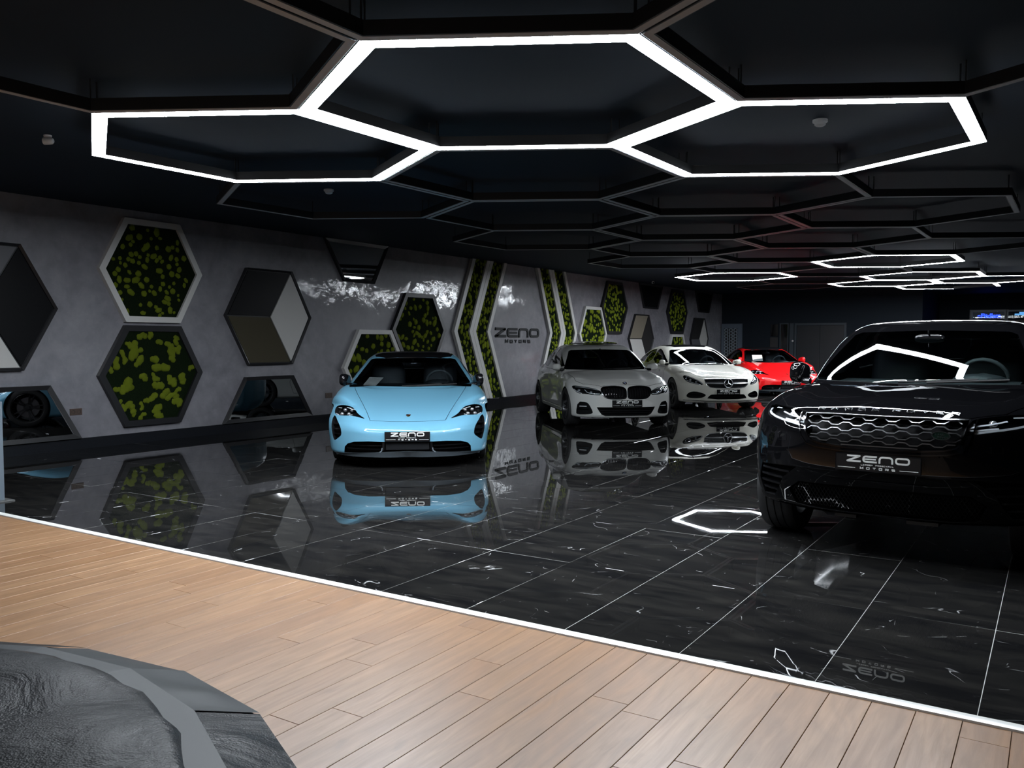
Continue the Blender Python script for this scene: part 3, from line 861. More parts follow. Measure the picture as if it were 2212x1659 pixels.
class Body:
    def __init__(s, P):
        s.P = P
        for k in ('zt', 'cr', 'fa', 'hw', 'wp', 'xf0', 'sw', 'xr0', 'zb', 'zr', 'gb'):
            setattr(s, k, spl(P[k]))
        s.xf, s.xr, s.W = P['xf'], P['xr'], P['W']
    def lower(s, x, y, z):
        P = s.P; ay = np.abs(y)
        q = ay / s.W
        zt = s.zt(x) - s.cr(x) * q ** 2 + s.fa(x) * np.exp(-((ay - P['fy']) / P['fs']) ** 2)
        if 'hood_edge' in P:                     # raised centre of the hood
            hx, hy, ha, hs = P['hood_edge']
            zt = zt + ha / (1 + np.exp((ay - (hy + (hx - x) * P.get('hood_spread', .1))) / hs)) * np.clip((x - .5) / .6, 0, 1)
        ft = (z - zt) * .96
        w = s.hw(x) * s.wp(z)
        for xw in (P['xfw'], P['xrw']):
            w = w + P['flare'] * np.exp(-((x - xw) / .45) ** 2) * np.exp(-((z - P['flz']) / .22) ** 2)
        w = w - P.get('waist', .0) * np.exp(-((z - .5) / .16) ** 2) * np.exp(-(x / .95) ** 4)
        fs = ay - w
        xf = s.xf0(z) - s.sw(z) * q ** P['swp']
        ff = x - xf
        xr = s.xr0(z) + P['rsw'] * q ** 3
        fr = xr - x
        a = smax(ft, fs, P['k_ts'])
        b = smax(ff, fr, .05)
        a = smax(a, b, P['k_f'])
        return smax(a, s.zb(x) - z, .05)
    def green(s, x, y, z, zlow=None):
        P = s.P; ay = np.abs(y)
        zz = z if zlow is None else np.maximum(z, zlow)
        rf = zz - (s.zr(x) - P['rc'] * ay ** 2)
        wx, wz, wk, wc = P['ws']
        fw = (x - (wx - (zz - wz) * wk - wc * ay ** 2 - P.get('wv', 0.0) * (zz - wz) ** 2)) / math.sqrt(1 + wk * wk)
        rx, rz, rk, rcv = P['rw']
        fr = ((rx + (zz - rz) * rk + rcv * ay ** 2) - x) / math.sqrt(1 + rk * rk)
        dz = zz - P['zbelt']
        gs = (ay - (s.gb(x) - P['gt'] * dz - P['gq'] * dz * np.abs(dz))) * .9
        a = smax(rf, gs, P['k_rs'])
        b = smax(fw, fr, .05)
        return smax(a, b, P['k_wr'])
    def F(s, p):
        x, y, z = p[..., 0], p[..., 1], p[..., 2]
        g = smax(s.green(x, y, z), s.P['zbelt'] - .12 - z, .02)
        return smin(s.lower(x, y, z), g, s.P['k_u'])
    def Fcav(s, p):
        x, y, z = p[..., 0], p[..., 1], p[..., 2]
        g = s.green(x, y, z, s.P['zbelt'] + .02) + .05
        return smax(g, s.P['floor'] - z, .05)
    def normal(s, p, e=1e-4):
        g = np.stack([s.F(p + np.eye(3)[k] * e) - s.F(p - np.eye(3)[k] * e) for k in range(3)], -1)
        return g / np.maximum(np.linalg.norm(g, axis=-1, keepdims=True), 1e-9)

def first_root(F, A, B, n=64, it=22):
    """first point on segments A->B where F turns negative; (points, hit mask)"""
    ts = np.linspace(0, 1, n)
    lo = np.zeros(len(A)); hi = np.ones(len(A)); hit = np.zeros(len(A), bool)
    for k in range(1, n):
        todo = ~hit
        if not todo.any(): break
        idx = np.where(todo)[0]
        v = F(A[idx] + (B[idx] - A[idx]) * ts[k])
        g = idx[v < 0]
        hit[g] = True; lo[g] = ts[k - 1]; hi[g] = ts[k]
    for _ in range(it):
        m = (lo + hi) / 2
        neg = F(A + (B - A) * m[:, None]) < 0
        hi = np.where(neg, m, hi); lo = np.where(neg, lo, m)
    return A + (B - A) * hi[:, None], hit

def shell_mesh(F, x0, x1, W, zb, env, xin, nx, ny, nzs, nyf, e=.06, zs=.5):
    """closed quad mesh of F<0 by shooting a fitted box inward; symmetric in y"""
    xs = np.linspace(x0 - e, x1 + e, nx + 1); ys = np.linspace(0, W + e, ny + 1); bs = np.linspace(0, 1, nzs + 1)
    pts, faces, key = [], [], {}
    def vid(p):
        k = (round(p[0], 5), round(p[1], 5), round(p[2], 5))
        if k not in key: key[k] = len(pts); pts.append(p)
        return key[k]
    def ztop(x): return float(env(x)) + e
    zl = zb - e
    def P_side(x, b): return (x, W + e, zl + (ztop(x) - zl) * b)
    def P_end(x, y, b): return (x, y, zl + (ztop(x) - zl) * b)
    def grid(fn, U, V, flip):
        I = [[fn(u, v) for v in V] for u in U]
        for sgn in (1, -1):
            J = [[vid((p[0], sgn * p[1], p[2])) for p in row] for row in I]
            for i in range(len(U) - 1):
                for j in range(len(V) - 1):
                    f = (J[i][j], J[i + 1][j], J[i + 1][j + 1], J[i][j + 1])
                    faces.append(f if (sgn > 0) != flip else f[::-1])
    grid(lambda x, b: P_side(x, b), xs, bs, True)
    grid(lambda x, y: (x, y, ztop(x)), xs, ys, False)
    grid(lambda x, y: (x, y, zl), xs, ys, True)
    grid(lambda y, b: P_end(xs[-1], y, b), ys, bs, False)
    grid(lambda y, b: P_end(xs[0], y, b), ys, bs, True)
    A = np.array(pts)
    Q = np.stack([np.clip(A[:, 0], x0 + xin[0], x1 - xin[1]), A[:, 1] * .3, zs + .35 * (A[:, 2] - zs)], 1)
    V, hit = first_root(F, A, Q)
    return V, faces

CARS = {}
CARS['taycan'] = dict(
    xf=2.42, xr=-2.55, W=.985, xfw=1.45, xrw=-1.45, rw_=.34, tw=.24, track=.825,
    zt=[(2.5, .42), (2.42, .47), (2.25, .535), (2.0, .62), (1.7, .705), (1.4, .785), (1.1, .862), (.8, .90), (0, .925), (-1, .95), (-1.8, .985), (-2.3, .93), (-2.6, .80)],
    cr=[(2.4, .0), (1.9, .02), (1.2, .05), (.6, .06), (-1, .05), (-2.4, .08)],
    fa=[(2.45, .0), (2.2, .035), (1.95, .075), (1.5, .105), (1.1, .085), (.75, .03), (.4, .0), (-.6, .0), (-1.4, .05), (-2.0, .02), (-2.4, 0)], fy=.79, fs=.23,
    hw=[(2.6, .90), (2.1, .95), (1.45, .978), (.6, .955), (0, .945), (-.8, .955), (-1.45, .985), (-2.1, .95), (-2.6, .88)],
    wp=[(.1, .95), (.25, .98), (.45, 1.0), (.62, 1.0), (.75, .995), (.87, .965), (1.0, .89)], flare=.012, flz=.6, waist=.03,
    xf0=[(.08, 2.30), (.14, 2.385), (.2, 2.41), (.3, 2.415), (.42, 2.415), (.48, 2.40), (.54, 2.345), (.6, 2.25), (.7, 2.05)],
    sw=[(.1, .50), (.4, .52), (.6, .60)], swp=3.3,
    xr0=[(.2, -2.42), (.4, -2.53), (.7, -2.55), (.9, -2.5), (1.0, -2.4)], rsw=.4,
    zb=[(2.5, .135), (1.9, .15), (0, .17), (-2, .17), (-2.6, .25)], k_ts=.10, k_f=.10, k_u=.03,
    zr=[(1.2, .93), (.6, 1.10), (.3, 1.19), (.05, 1.265), (-.15, 1.31), (-.4, 1.33), (-.8, 1.318), (-1.2, 1.255), (-1.8, 1.09), (-2.3, .92)], rc=.06,
    ws=(1.06, .872, 2.55, .36), rw=(-2.3, .9, 1.6, .2), zbelt=.90, gb=[(1.1, .80), (.85, .835), (.4, .86), (-.5, .865), (-1.4, .81), (-2.2, .66)], gt=.52, gq=.25,
    k_rs=.14, k_wr=.10, floor=.42)
CARS['saloon'] = dict(
    xf=2.215, xr=-2.35, W=.915, xfw=1.4255, xrw=-1.4255, rw_=.335, tw=.235, track=.80,
    zt=[(2.25, .64), (2.16, .715), (2.05, .77), (1.7, .855), (1.3, .915), (.95, .96), (.4, .975), (-1, 1.0), (-1.7, 1.05), (-2.2, 1.03), (-2.5, .95)],
    cr=[(2.2, .10), (1.5, .075), (.9, .07), (-1, .05), (-2.4, .07)], fa=[(2.3, .0), (1.9, .02), (1.4, .035), (.8, .01), (.3, 0)], fy=.72, fs=.16,
    hw=[(2.3, .86), (1.9, .895), (1.43, .908), (.5, .90), (-1, .905), (-1.43, .905), (-1.9, .85), (-2.35, .74)],
    wp=[(.1, .93), (.2, .965), (.4, .995), (.6, 1.0), (.75, .995), (.88, .965), (1.0, .91)], flare=.008, flz=.6, waist=.02,
    xf0=[(.12, 2.08), (.18, 2.17), (.25, 2.205), (.4, 2.215), (.55, 2.215), (.66, 2.195), (.74, 2.13), (.82, 1.98)],
    sw=[(.15, .44), (.5, .46), (.75, .52)], swp=3.0, xr0=[(.2, -2.25), (.4, -2.33), (.7, -2.35), (1.0, -2.3), (1.1, -2.2)], rsw=.45,
    zb=[(2.3, .17), (1.8, .18), (0, .19), (-2, .2), (-2.5, .28)], k_ts=.12, k_f=.11, k_u=.03,
    zr=[(1.0, 1.04), (.6, 1.21), (.3, 1.345), (.1, 1.40), (-.15, 1.432), (-.5, 1.438), (-1, 1.395), (-1.5, 1.27), (-1.9, 1.13), (-2.3, .98)], rc=.07,
    ws=(.98, .955, 1.85, .33), rw=(-2.05, 1.03, 1.9, .25), zbelt=.96, gb=[(1.0, .79), (.8, .81), (.3, .845), (-.6, .855), (-1.3, .80), (-1.9, .70)], gt=.40, gq=.25,
    k_rs=.13, k_wr=.09, floor=.45,
    hood_edge=(2.1, .36, .018, .03), hood_spread=.12)
CARS['coupe'] = dict(
    xf=2.38, xr=-2.58, W=.945, xfw=1.437, xrw=-1.437, rw_=.34, tw=.245, track=.82,
    zt=[(2.42, .60), (2.3, .69), (2.15, .75), (1.8, .835), (1.4, .90), (1.0, .945), (.4, .96), (-1, .99), (-1.7, 1.02), (-2.2, .98), (-2.6, .85)],
    cr=[(2.3, .10), (1.5, .08), (.9, .07), (-1, .06), (-2.4, .08)], fa=[(2.4, .0), (2.0, .03), (1.4, .045), (.8, .01), (.3, 0), (-1, 0), (-1.5, .03), (-2, 0)], fy=.74, fs=.17,
    hw=[(2.4, .88), (2.0, .92), (1.44, .938), (.5, .925), (-1, .93), (-1.44, .945), (-2.1, .91), (-2.6, .84)],
    wp=[(.1, .93), (.2, .965), (.4, .995), (.6, 1.0), (.75, .99), (.88, .955), (1.0, .90)], flare=.012, flz=.6, waist=.02,
    xf0=[(.1, 2.24), (.16, 2.32), (.22, 2.35), (.4, 2.375), (.55, 2.38), (.66, 2.355), (.73, 2.27), (.8, 2.12)],
    sw=[(.15, .48), (.5, .50), (.75, .58)], swp=2.8, xr0=[(.2, -2.45), (.4, -2.56), (.7, -2.58), (.9, -2.54), (1.0, -2.4)], rsw=.4,
    zb=[(2.4, .15), (1.8, .165), (0, .18), (-2, .18), (-2.6, .27)], k_ts=.12, k_f=.11, k_u=.03,
    zr=[(1.1, 1.0), (.6, 1.18), (.3, 1.285), (.1, 1.34), (-.15, 1.385), (-.5, 1.405), (-.9, 1.385), (-1.3, 1.30), (-1.8, 1.14), (-2.3, .95)], rc=.07,
    ws=(1.04, .94, 2.1, .35), rw=(-2.3, .95, 2.2, .25), zbelt=.95, gb=[(1.05, .79), (.8, .82), (.3, .85), (-.6, .86), (-1.4, .79), (-2.2, .66)], gt=.48, gq=.2,
    k_rs=.14, k_wr=.09, floor=.43, hood_edge=(2.2, .34, .016, .03), hood_spread=.16)
CARS['suv'] = dict(
    xf=2.31, xr=-2.49, W=.972, xfw=1.437, xrw=-1.437, rw_=.385, tw=.27, track=.835,
    zt=[(2.38, .90), (2.30, .955), (2.2, 1.0), (2.05, 1.04), (1.8, 1.08), (1.45, 1.115), (1.05, 1.145), (.4, 1.16), (-1, 1.2), (-2, 1.25), (-2.5, 1.2)],
    cr=[(2.3, .07), (1.5, .06), (.9, .06), (-2.4, .06)], fa=[(2.3, .0), (1.9, .02), (1.4, .03), (.8, .01), (.3, 0)], fy=.76, fs=.17,
    hw=[(2.4, .89), (2.0, .945), (1.44, .965), (.5, .955), (-1, .96), (-1.44, .97), (-2.1, .93), (-2.5, .86)],
    wp=[(.2, .94), (.3, .965), (.5, .995), (.7, 1.0), (.9, .995), (1.03, .965), (1.2, .91)], flare=.01, flz=.72, waist=.02,
    xf0=[(.24, 2.13), (.3, 2.21), (.38, 2.25), (.5, 2.29), (.65, 2.31), (.8, 2.31), (.92, 2.285), (1.0, 2.20), (1.08, 2.0)],
    sw=[(.3, .40), (.7, .42), (1.0, .52)], swp=3.0, xr0=[(.3, -2.36), (.5, -2.47), (.8, -2.49), (1.2, -2.43), (1.4, -2.3)], rsw=.35,
    zb=[(2.4, .30), (1.8, .30), (0, .28), (-2, .3), (-2.5, .4)], k_ts=.12, k_f=.11, k_u=.03,
    zr=[(1.1, 1.24), (.6, 1.48), (.35, 1.585), (.15, 1.625), (-.1, 1.65), (-.5, 1.662), (-1.2, 1.64), (-1.9, 1.57), (-2.4, 1.47)], rc=.06,
    wv=.80, ws=(1.08, 1.135, 1.30, .30), rw=(-2.5, 1.2, .8, .2), zbelt=1.14, gb=[(1.1, .81), (.8, .835), (.3, .865), (-.8, .875), (-1.6, .84), (-2.3, .74)], gt=.34, gq=.2,
    k_rs=.12, k_wr=.09, floor=.55)
# ---------------------------------------------------------------- car construction
class Fr:
    """projection frame: points (u, v) are cast along .d onto the body"""
    def __init__(s, deg=0.0, top=False, pitch=0.0):
        if top: s.d, s.U, s.V = np.array([0, 0, -1.0]), np.array([1.0, 0, 0]), np.array([0, 1.0, 0])
        else:
            a, b = math.radians(deg), math.radians(pitch)
            s.d = np.array([-math.cos(a) * math.cos(b), -math.sin(a) * math.cos(b), -math.sin(b)]); s.U = np.array([-math.sin(a), math.cos(a), 0.0]); s.V = np.cross(s.U, s.d)
    def uv(s, pts): return [(float(np.dot(p, s.U)), float(np.dot(p, s.V))) for p in pts]
FRONT, SIDE, TOP = Fr(0), Fr(90), Fr(top=True)

def cast(B, fr, uv):
    uv = np.asarray(uv, float)
    O = uv[:, :1] * fr.U + uv[:, 1:] * fr.V
    A = O - fr.d * 3.4; E = O + fr.d * 1.0
    P, hit = first_root(B.F, A, E, n=150)
    if not hit.all() and hit.any():                       # slid off the outline: borrow the depth of the nearest hit
        good = np.where(hit)[0]
        for i in np.where(~hit)[0]:
            k = good[np.argmin(((uv[good] - uv[i]) ** 2).sum(1))]
            P[i] = O[i] + fr.d * np.dot(P[k] - O[k], fr.d)
    return P

def chaikin(poly, it=2, closed=True):
    p = [np.array(q, float) for q in poly]
    for _ in range(it):
        q = []; n = len(p)
        for i in range(n if closed else n - 1):
            a, b = p[i], p[(i + 1) % n]
            q += [a * .75 + b * .25, a * .25 + b * .75]
        if not closed: q = [p[0]] + q + [p[-1]]
        p = q
    return [tuple(a) for a in p]

def fill(poly, step):
    """2d polygon cut up by a grid: verts, faces, boundary edges"""
    bm = bmesh.new()
    area = sum(poly[i][0] * poly[(i + 1) % len(poly)][1] - poly[(i + 1) % len(poly)][0] * poly[i][1] for i in range(len(poly)))
    if area < 0: poly = poly[::-1]
    bm.faces.new([bm.verts.new((a, b, 0)) for a, b in poly])
    bmesh.ops.triangulate(bm, faces=bm.faces[:])
    for ax in (0, 1):
        lo, hi = min(p[ax] for p in poly), max(p[ax] for p in poly)
        n = max(1, int((hi - lo) / step))
        for k in range(1, n):
            co = [0, 0, 0]; co[ax] = lo + (hi - lo) * k / n; no = [0, 0, 0]; no[ax] = 1
            bmesh.ops.bisect_plane(bm, geom=bm.verts[:] + bm.edges[:] + bm.faces[:], plane_co=co, plane_no=no, dist=1e-6)
    bm.verts.index_update()
    V = [(v.co.x, v.co.y) for v in bm.verts]
    Fc = [tuple(v.index for v in f.verts) for f in bm.faces]
    Bd = [(l.vert.index, l.link_loop_next.vert.index) for f in bm.faces for l in f.loops if len(l.edge.link_faces) == 1]
    bm.free()
    return V, Fc, Bd

def solid(B, fr, poly, out, depth, step=.05):
    """closed slab hugging the body under a 2d outline: from `out` proud of the surface to `depth` below"""
    V, Fc, Bd = fill(poly, step)
    S = cast(B, fr, V); n = len(V)
    vs = np.concatenate([S - fr.d * out, S + fr.d * depth])
    fs = list(Fc) + [tuple(n + i for i in reversed(f)) for f in Fc] + [(b, a, n + a, n + b) for a, b in Bd]
    return vs, fs

def resample(path, step, closed):
    P = [np.array(p, float) for p in path]
    if closed: P = P + [P[0]]
    out = []
    for a, b in zip(P[:-1], P[1:]):
        n = max(1, int(np.linalg.norm(b - a) / step))
        out += [a + (b - a) * k / n for k in range(n)]
    if not closed: out.append(P[-1])
    return out

def band(B, fr, path, width, out, depth, closed=False, step=.03):
    """closed strip of constant width along a path on the body"""
    P = resample(path, step, closed); n = len(P); L, R = [], []
    for i in range(n):
        a = P[i - 1] if closed or i else P[0]; b = P[(i + 1) % n] if closed or i < n - 1 else P[-1]
        t = b - a; t = t / max(np.linalg.norm(t), 1e-9); m = np.array([-t[1], t[0]])
        L.append(P[i] + m * width / 2); R.append(P[i] - m * width / 2)
    S = cast(B, fr, L + R)
    vs = np.concatenate([S - fr.d * out, S + fr.d * depth])
    fs = []
    for i in range(n if closed else n - 1):
        j = (i + 1) % n
        a, b, c, d = i, j, n + j, n + i
        fs += [(a, b, c, d), (2 * n + d, 2 * n + c, 2 * n + b, 2 * n + a), (a, 2 * n + a, 2 * n + b, b), (d, c, 2 * n + c, 2 * n + d)]
    if not closed:
        fs += [(0, n, 3 * n, 2 * n), (n - 1, 3 * n - 1, 4 * n - 1, 2 * n - 1)]
    return vs, fs

def flip(vf):
    v, f = vf
    return np.asarray(v) * [1, -1, 1], [t[::-1] for t in f]

def mk_obj(name, vf, m, parent, smooth=35, B=None):
    mb = MB(); mb.add(vf[0], vf[1])
    o = mb.build(name, m, parent, smooth)
    if B is not None:                                     # shade the slab with the body's own normals
        me = o.data; V, mi, ls, lt, lv = mesh_arrays(me)
        N = B.normal(V); fn = np.empty(len(ls) * 3); me.polygons.foreach_get('normal', fn); fn = np.repeat(fn.reshape(-1, 3), lt, 0)
        d = (N[lv] * fn).sum(1)
        ln = np.where((d > .5)[:, None], N[lv], np.where((d < -.5)[:, None], -N[lv], 0.0))
        me.normals_split_custom_set(ln.tolist())
    return o

def boolean(base_me, cutters, solver='MANIFOLD'):
    """base minus the joined cutters -> evaluated mesh (cutter faces get material 1)"""
    mb = MB()
    for v, f in cutters: mb.add(v, f)
    cm = mb.mesh('cutter'); cm.materials.append(None); cm.materials.append(None)
    cm.polygons.foreach_set('material_index', [1] * len(cm.polygons))
    a = link(bpy.data.objects.new('bool_base', base_me)); b = link(bpy.data.objects.new('bool_cut', cm))
    res = None
    for sv in ([solver, 'EXACT'] if solver == 'MANIFOLD' else [solver]):
        md = a.modifiers.new('b', 'BOOLEAN'); md.operation = 'DIFFERENCE'; md.object = b; md.solver = sv
        if sv == 'EXACT': md.use_self = True
        if hasattr(md, 'material_mode'): md.material_mode = 'INDEX'
        bpy.context.view_layer.update()
        res = bpy.data.meshes.new_from_object(a.evaluated_get(bpy.context.evaluated_depsgraph_get()))
        a.modifiers.clear()
        if len(res.polygons) > len(base_me.polygons) * .3 and len(res.polygons) != len(base_me.polygons): break
        print('boolean retry', sv, len(res.polygons), len(base_me.polygons))
    bpy.data.objects.remove(a); bpy.data.objects.remove(b)
    return res

def mesh_arrays(me):
    V = np.empty(len(me.vertices) * 3); me.vertices.foreach_get('co', V); V = V.reshape(-1, 3)
    mi = np.empty(len(me.polygons), int); me.polygons.foreach_get('material_index', mi)
    ls = np.empty(len(me.polygons), int); me.polygons.foreach_get('loop_start', ls)
    lt = np.empty(len(me.polygons), int); me.polygons.foreach_get('loop_total', lt)
    lv = np.empty(len(me.loops), int); me.loops.foreach_get('vertex_index', lv)
    return V, mi, ls, lt, lv

def sub_mesh(name, arr, sel, mats, B):
    """part of an array mesh, with the body's own normals on its painted faces"""
    V, mi, ls, lt, lv = arr
    ids = np.where(sel)[0]
    faces = [lv[ls[i]:ls[i] + lt[i]] for i in ids]
    used = np.unique(np.concatenate(faces)); remap = np.full(len(V), -1); remap[used] = np.arange(len(used))
    me = bpy.data.meshes.new(name)
    me.from_pydata(V[used].tolist(), [], [remap[f].tolist() for f in faces])
    for m in mats: me.materials.append(m)
    me.polygons.foreach_set('material_index', mi[ids])
    me.polygons.foreach_set('use_smooth', [True] * len(ids))
    me.set_sharp_from_angle(angle=math.radians(32))
    N = B.normal(V[used])
    lvx = np.empty(len(me.loops), int); me.loops.foreach_get('vertex_index', lvx)
    pm = np.repeat(mi[ids], lt[ids])
    ln = np.where((pm == 0)[:, None], N[lvx], 0.0)
    me.normals_split_custom_set(ln.tolist())
    me.update()
    return me

def wheel_meshes(r, w, spokes, mats, twin=True, q=1.0):
    seg = int(56 * q)
    h = w / 2
    tire = MB().lathe([(r * .70, -h * .8), (r * .76, -h * .98), (r * .90, -h), (r * .965, -h * .93), (r * .99, -h * .80), (r, -h * .62), (r, -h * .45), (r - .008, -h * .43), (r - .008, -h * .38), (r, -h * .36),
                       (r, -h * .04), (r - .008, -h * .02), (r - .008, h * .02), (r, h * .04), (r, h * .36), (r - .008, h * .38), (r - .008, h * .43), (r, h * .45), (r, h * .62), (r * .99, h * .80), (r * .965, h * .93), (r * .90, h), (r * .76, h * .98), (r * .70, h * .8)], 'y', seg)
    tire = tire.mesh('tire', mats['tire'], 40)
    rim = MB().lathe([(r * .715, -h * .85), (r * .74, h * .90), (r * .715, h * .95), (r * .69, h * .84), (r * .66, -h * .8)], 'y', seg)
    rim.lathe([(0, h * .60), (.03, h * .60), (.035, h * .55), (.07, h * .50), (.075, h * .1)], 'y', 24)
    n = spokes
    for k in range(n):
        for s in ((-1, 1) if twin else (0,)):
            a = 2 * math.pi * k / n + s * .09
            a2 = 2 * math.pi * k / n + s * .17
            ca, sa = math.cos(a), math.sin(a); c2, s2 = math.cos(a2), math.sin(a2)
            t = .012 if twin else .016
            p = []
            for rr, cc, ss, yy, tt in ((.05, ca, sa, h * .52, t), (r * .70, c2, s2, h * .82, t * .8)):
                for e in (-1, 1):
                    for d in (0, -.035):
                        p.append((rr * cc - e * tt * ss, yy + d, rr * ss + e * tt * cc))
            rim.add(p, [(0, 1, 3, 2), (4, 6, 7, 5), (0, 2, 6, 4), (1, 5, 7, 3), (0, 4, 5, 1), (2, 3, 7, 6)])
    rim = rim.mesh('rim', mats['rim'], 40)
    disc = MB().lathe([(.06, .0), (r * .52, .0), (r * .52, .025), (.06, .025)], 'y', 40).mesh('brake_disc', mats['disc'], 40)
    return tire, rim, disc

def ellipsoid(c, s, rot=None, seg=20, rings=12, power=1.0):
    vs, fs = [], []
    for i in range(rings + 1):
        th = math.pi * i / rings
        for k in range(seg):
            ph = 2 * math.pi * k / seg
            def sp(v): return math.copysign(abs(v) ** power, v)
            p = Vector((sp(math.sin(th)) * sp(math.cos(ph)) * s[0], sp(math.sin(th)) * sp(math.sin(ph)) * s[1], sp(math.cos(th)) * s[2]))
            if rot is not None: p = rot @ p
            vs.append((p.x + c[0], p.y + c[1], p.z + c[2]))
    for i in range(rings):
        for k in range(seg):
            k2 = (k + 1) % seg
            fs.append((i * seg + k, (i + 1) * seg + k, (i + 1) * seg + k2, i * seg + k2))
    return vs, fs

M_rub = mat('black_rubber', (.012, .012, .013), .75)
M_dark2 = mat('black_recess', (.005, .005, .006), .7, spec=.15)
M_piano = mat('piano_black', (.006, .006, .007), .06)
M_chrome = mat('bright_chrome', (.75, .76, .78), .08, metal=1.0)
M_dchrome = mat('dark_chrome', (.22, .23, .24), .18, metal=1.0)
M_cab = mat('dark_cabin_leather', (.035, .036, .04), .5)
M_plate = mat('black_plate', (.008, .008, .009), .22)
M_pw = mat('white_plate_print', (.72, .72, .70), .45)
M_drl = mat('frosted_light_guide', (.62, .64, .66), .3)
M_silver = mat('silvered_reflector', (.62, .63, .65), .22, metal=.75)
M_lens = m_glass('clear_lens_cover', (.93, .94, .95))
M_glassd = m_glass('tinted_car_glass', (.62, .66, .68))
M_glassb = m_glass('dark_car_glass', (.22, .23, .25))
M_glassm = m_glass('smoked_car_glass', (.40, .43, .45))
WM = dict(tire=mat('tyre_rubber', (.013, .013, .014), .68), rim=mat('graphite_alloy', (.06, .062, .066), .28, metal=.8), disc=mat('cast_brake_disc', (.25, .25, .26), .4, metal=1.0))

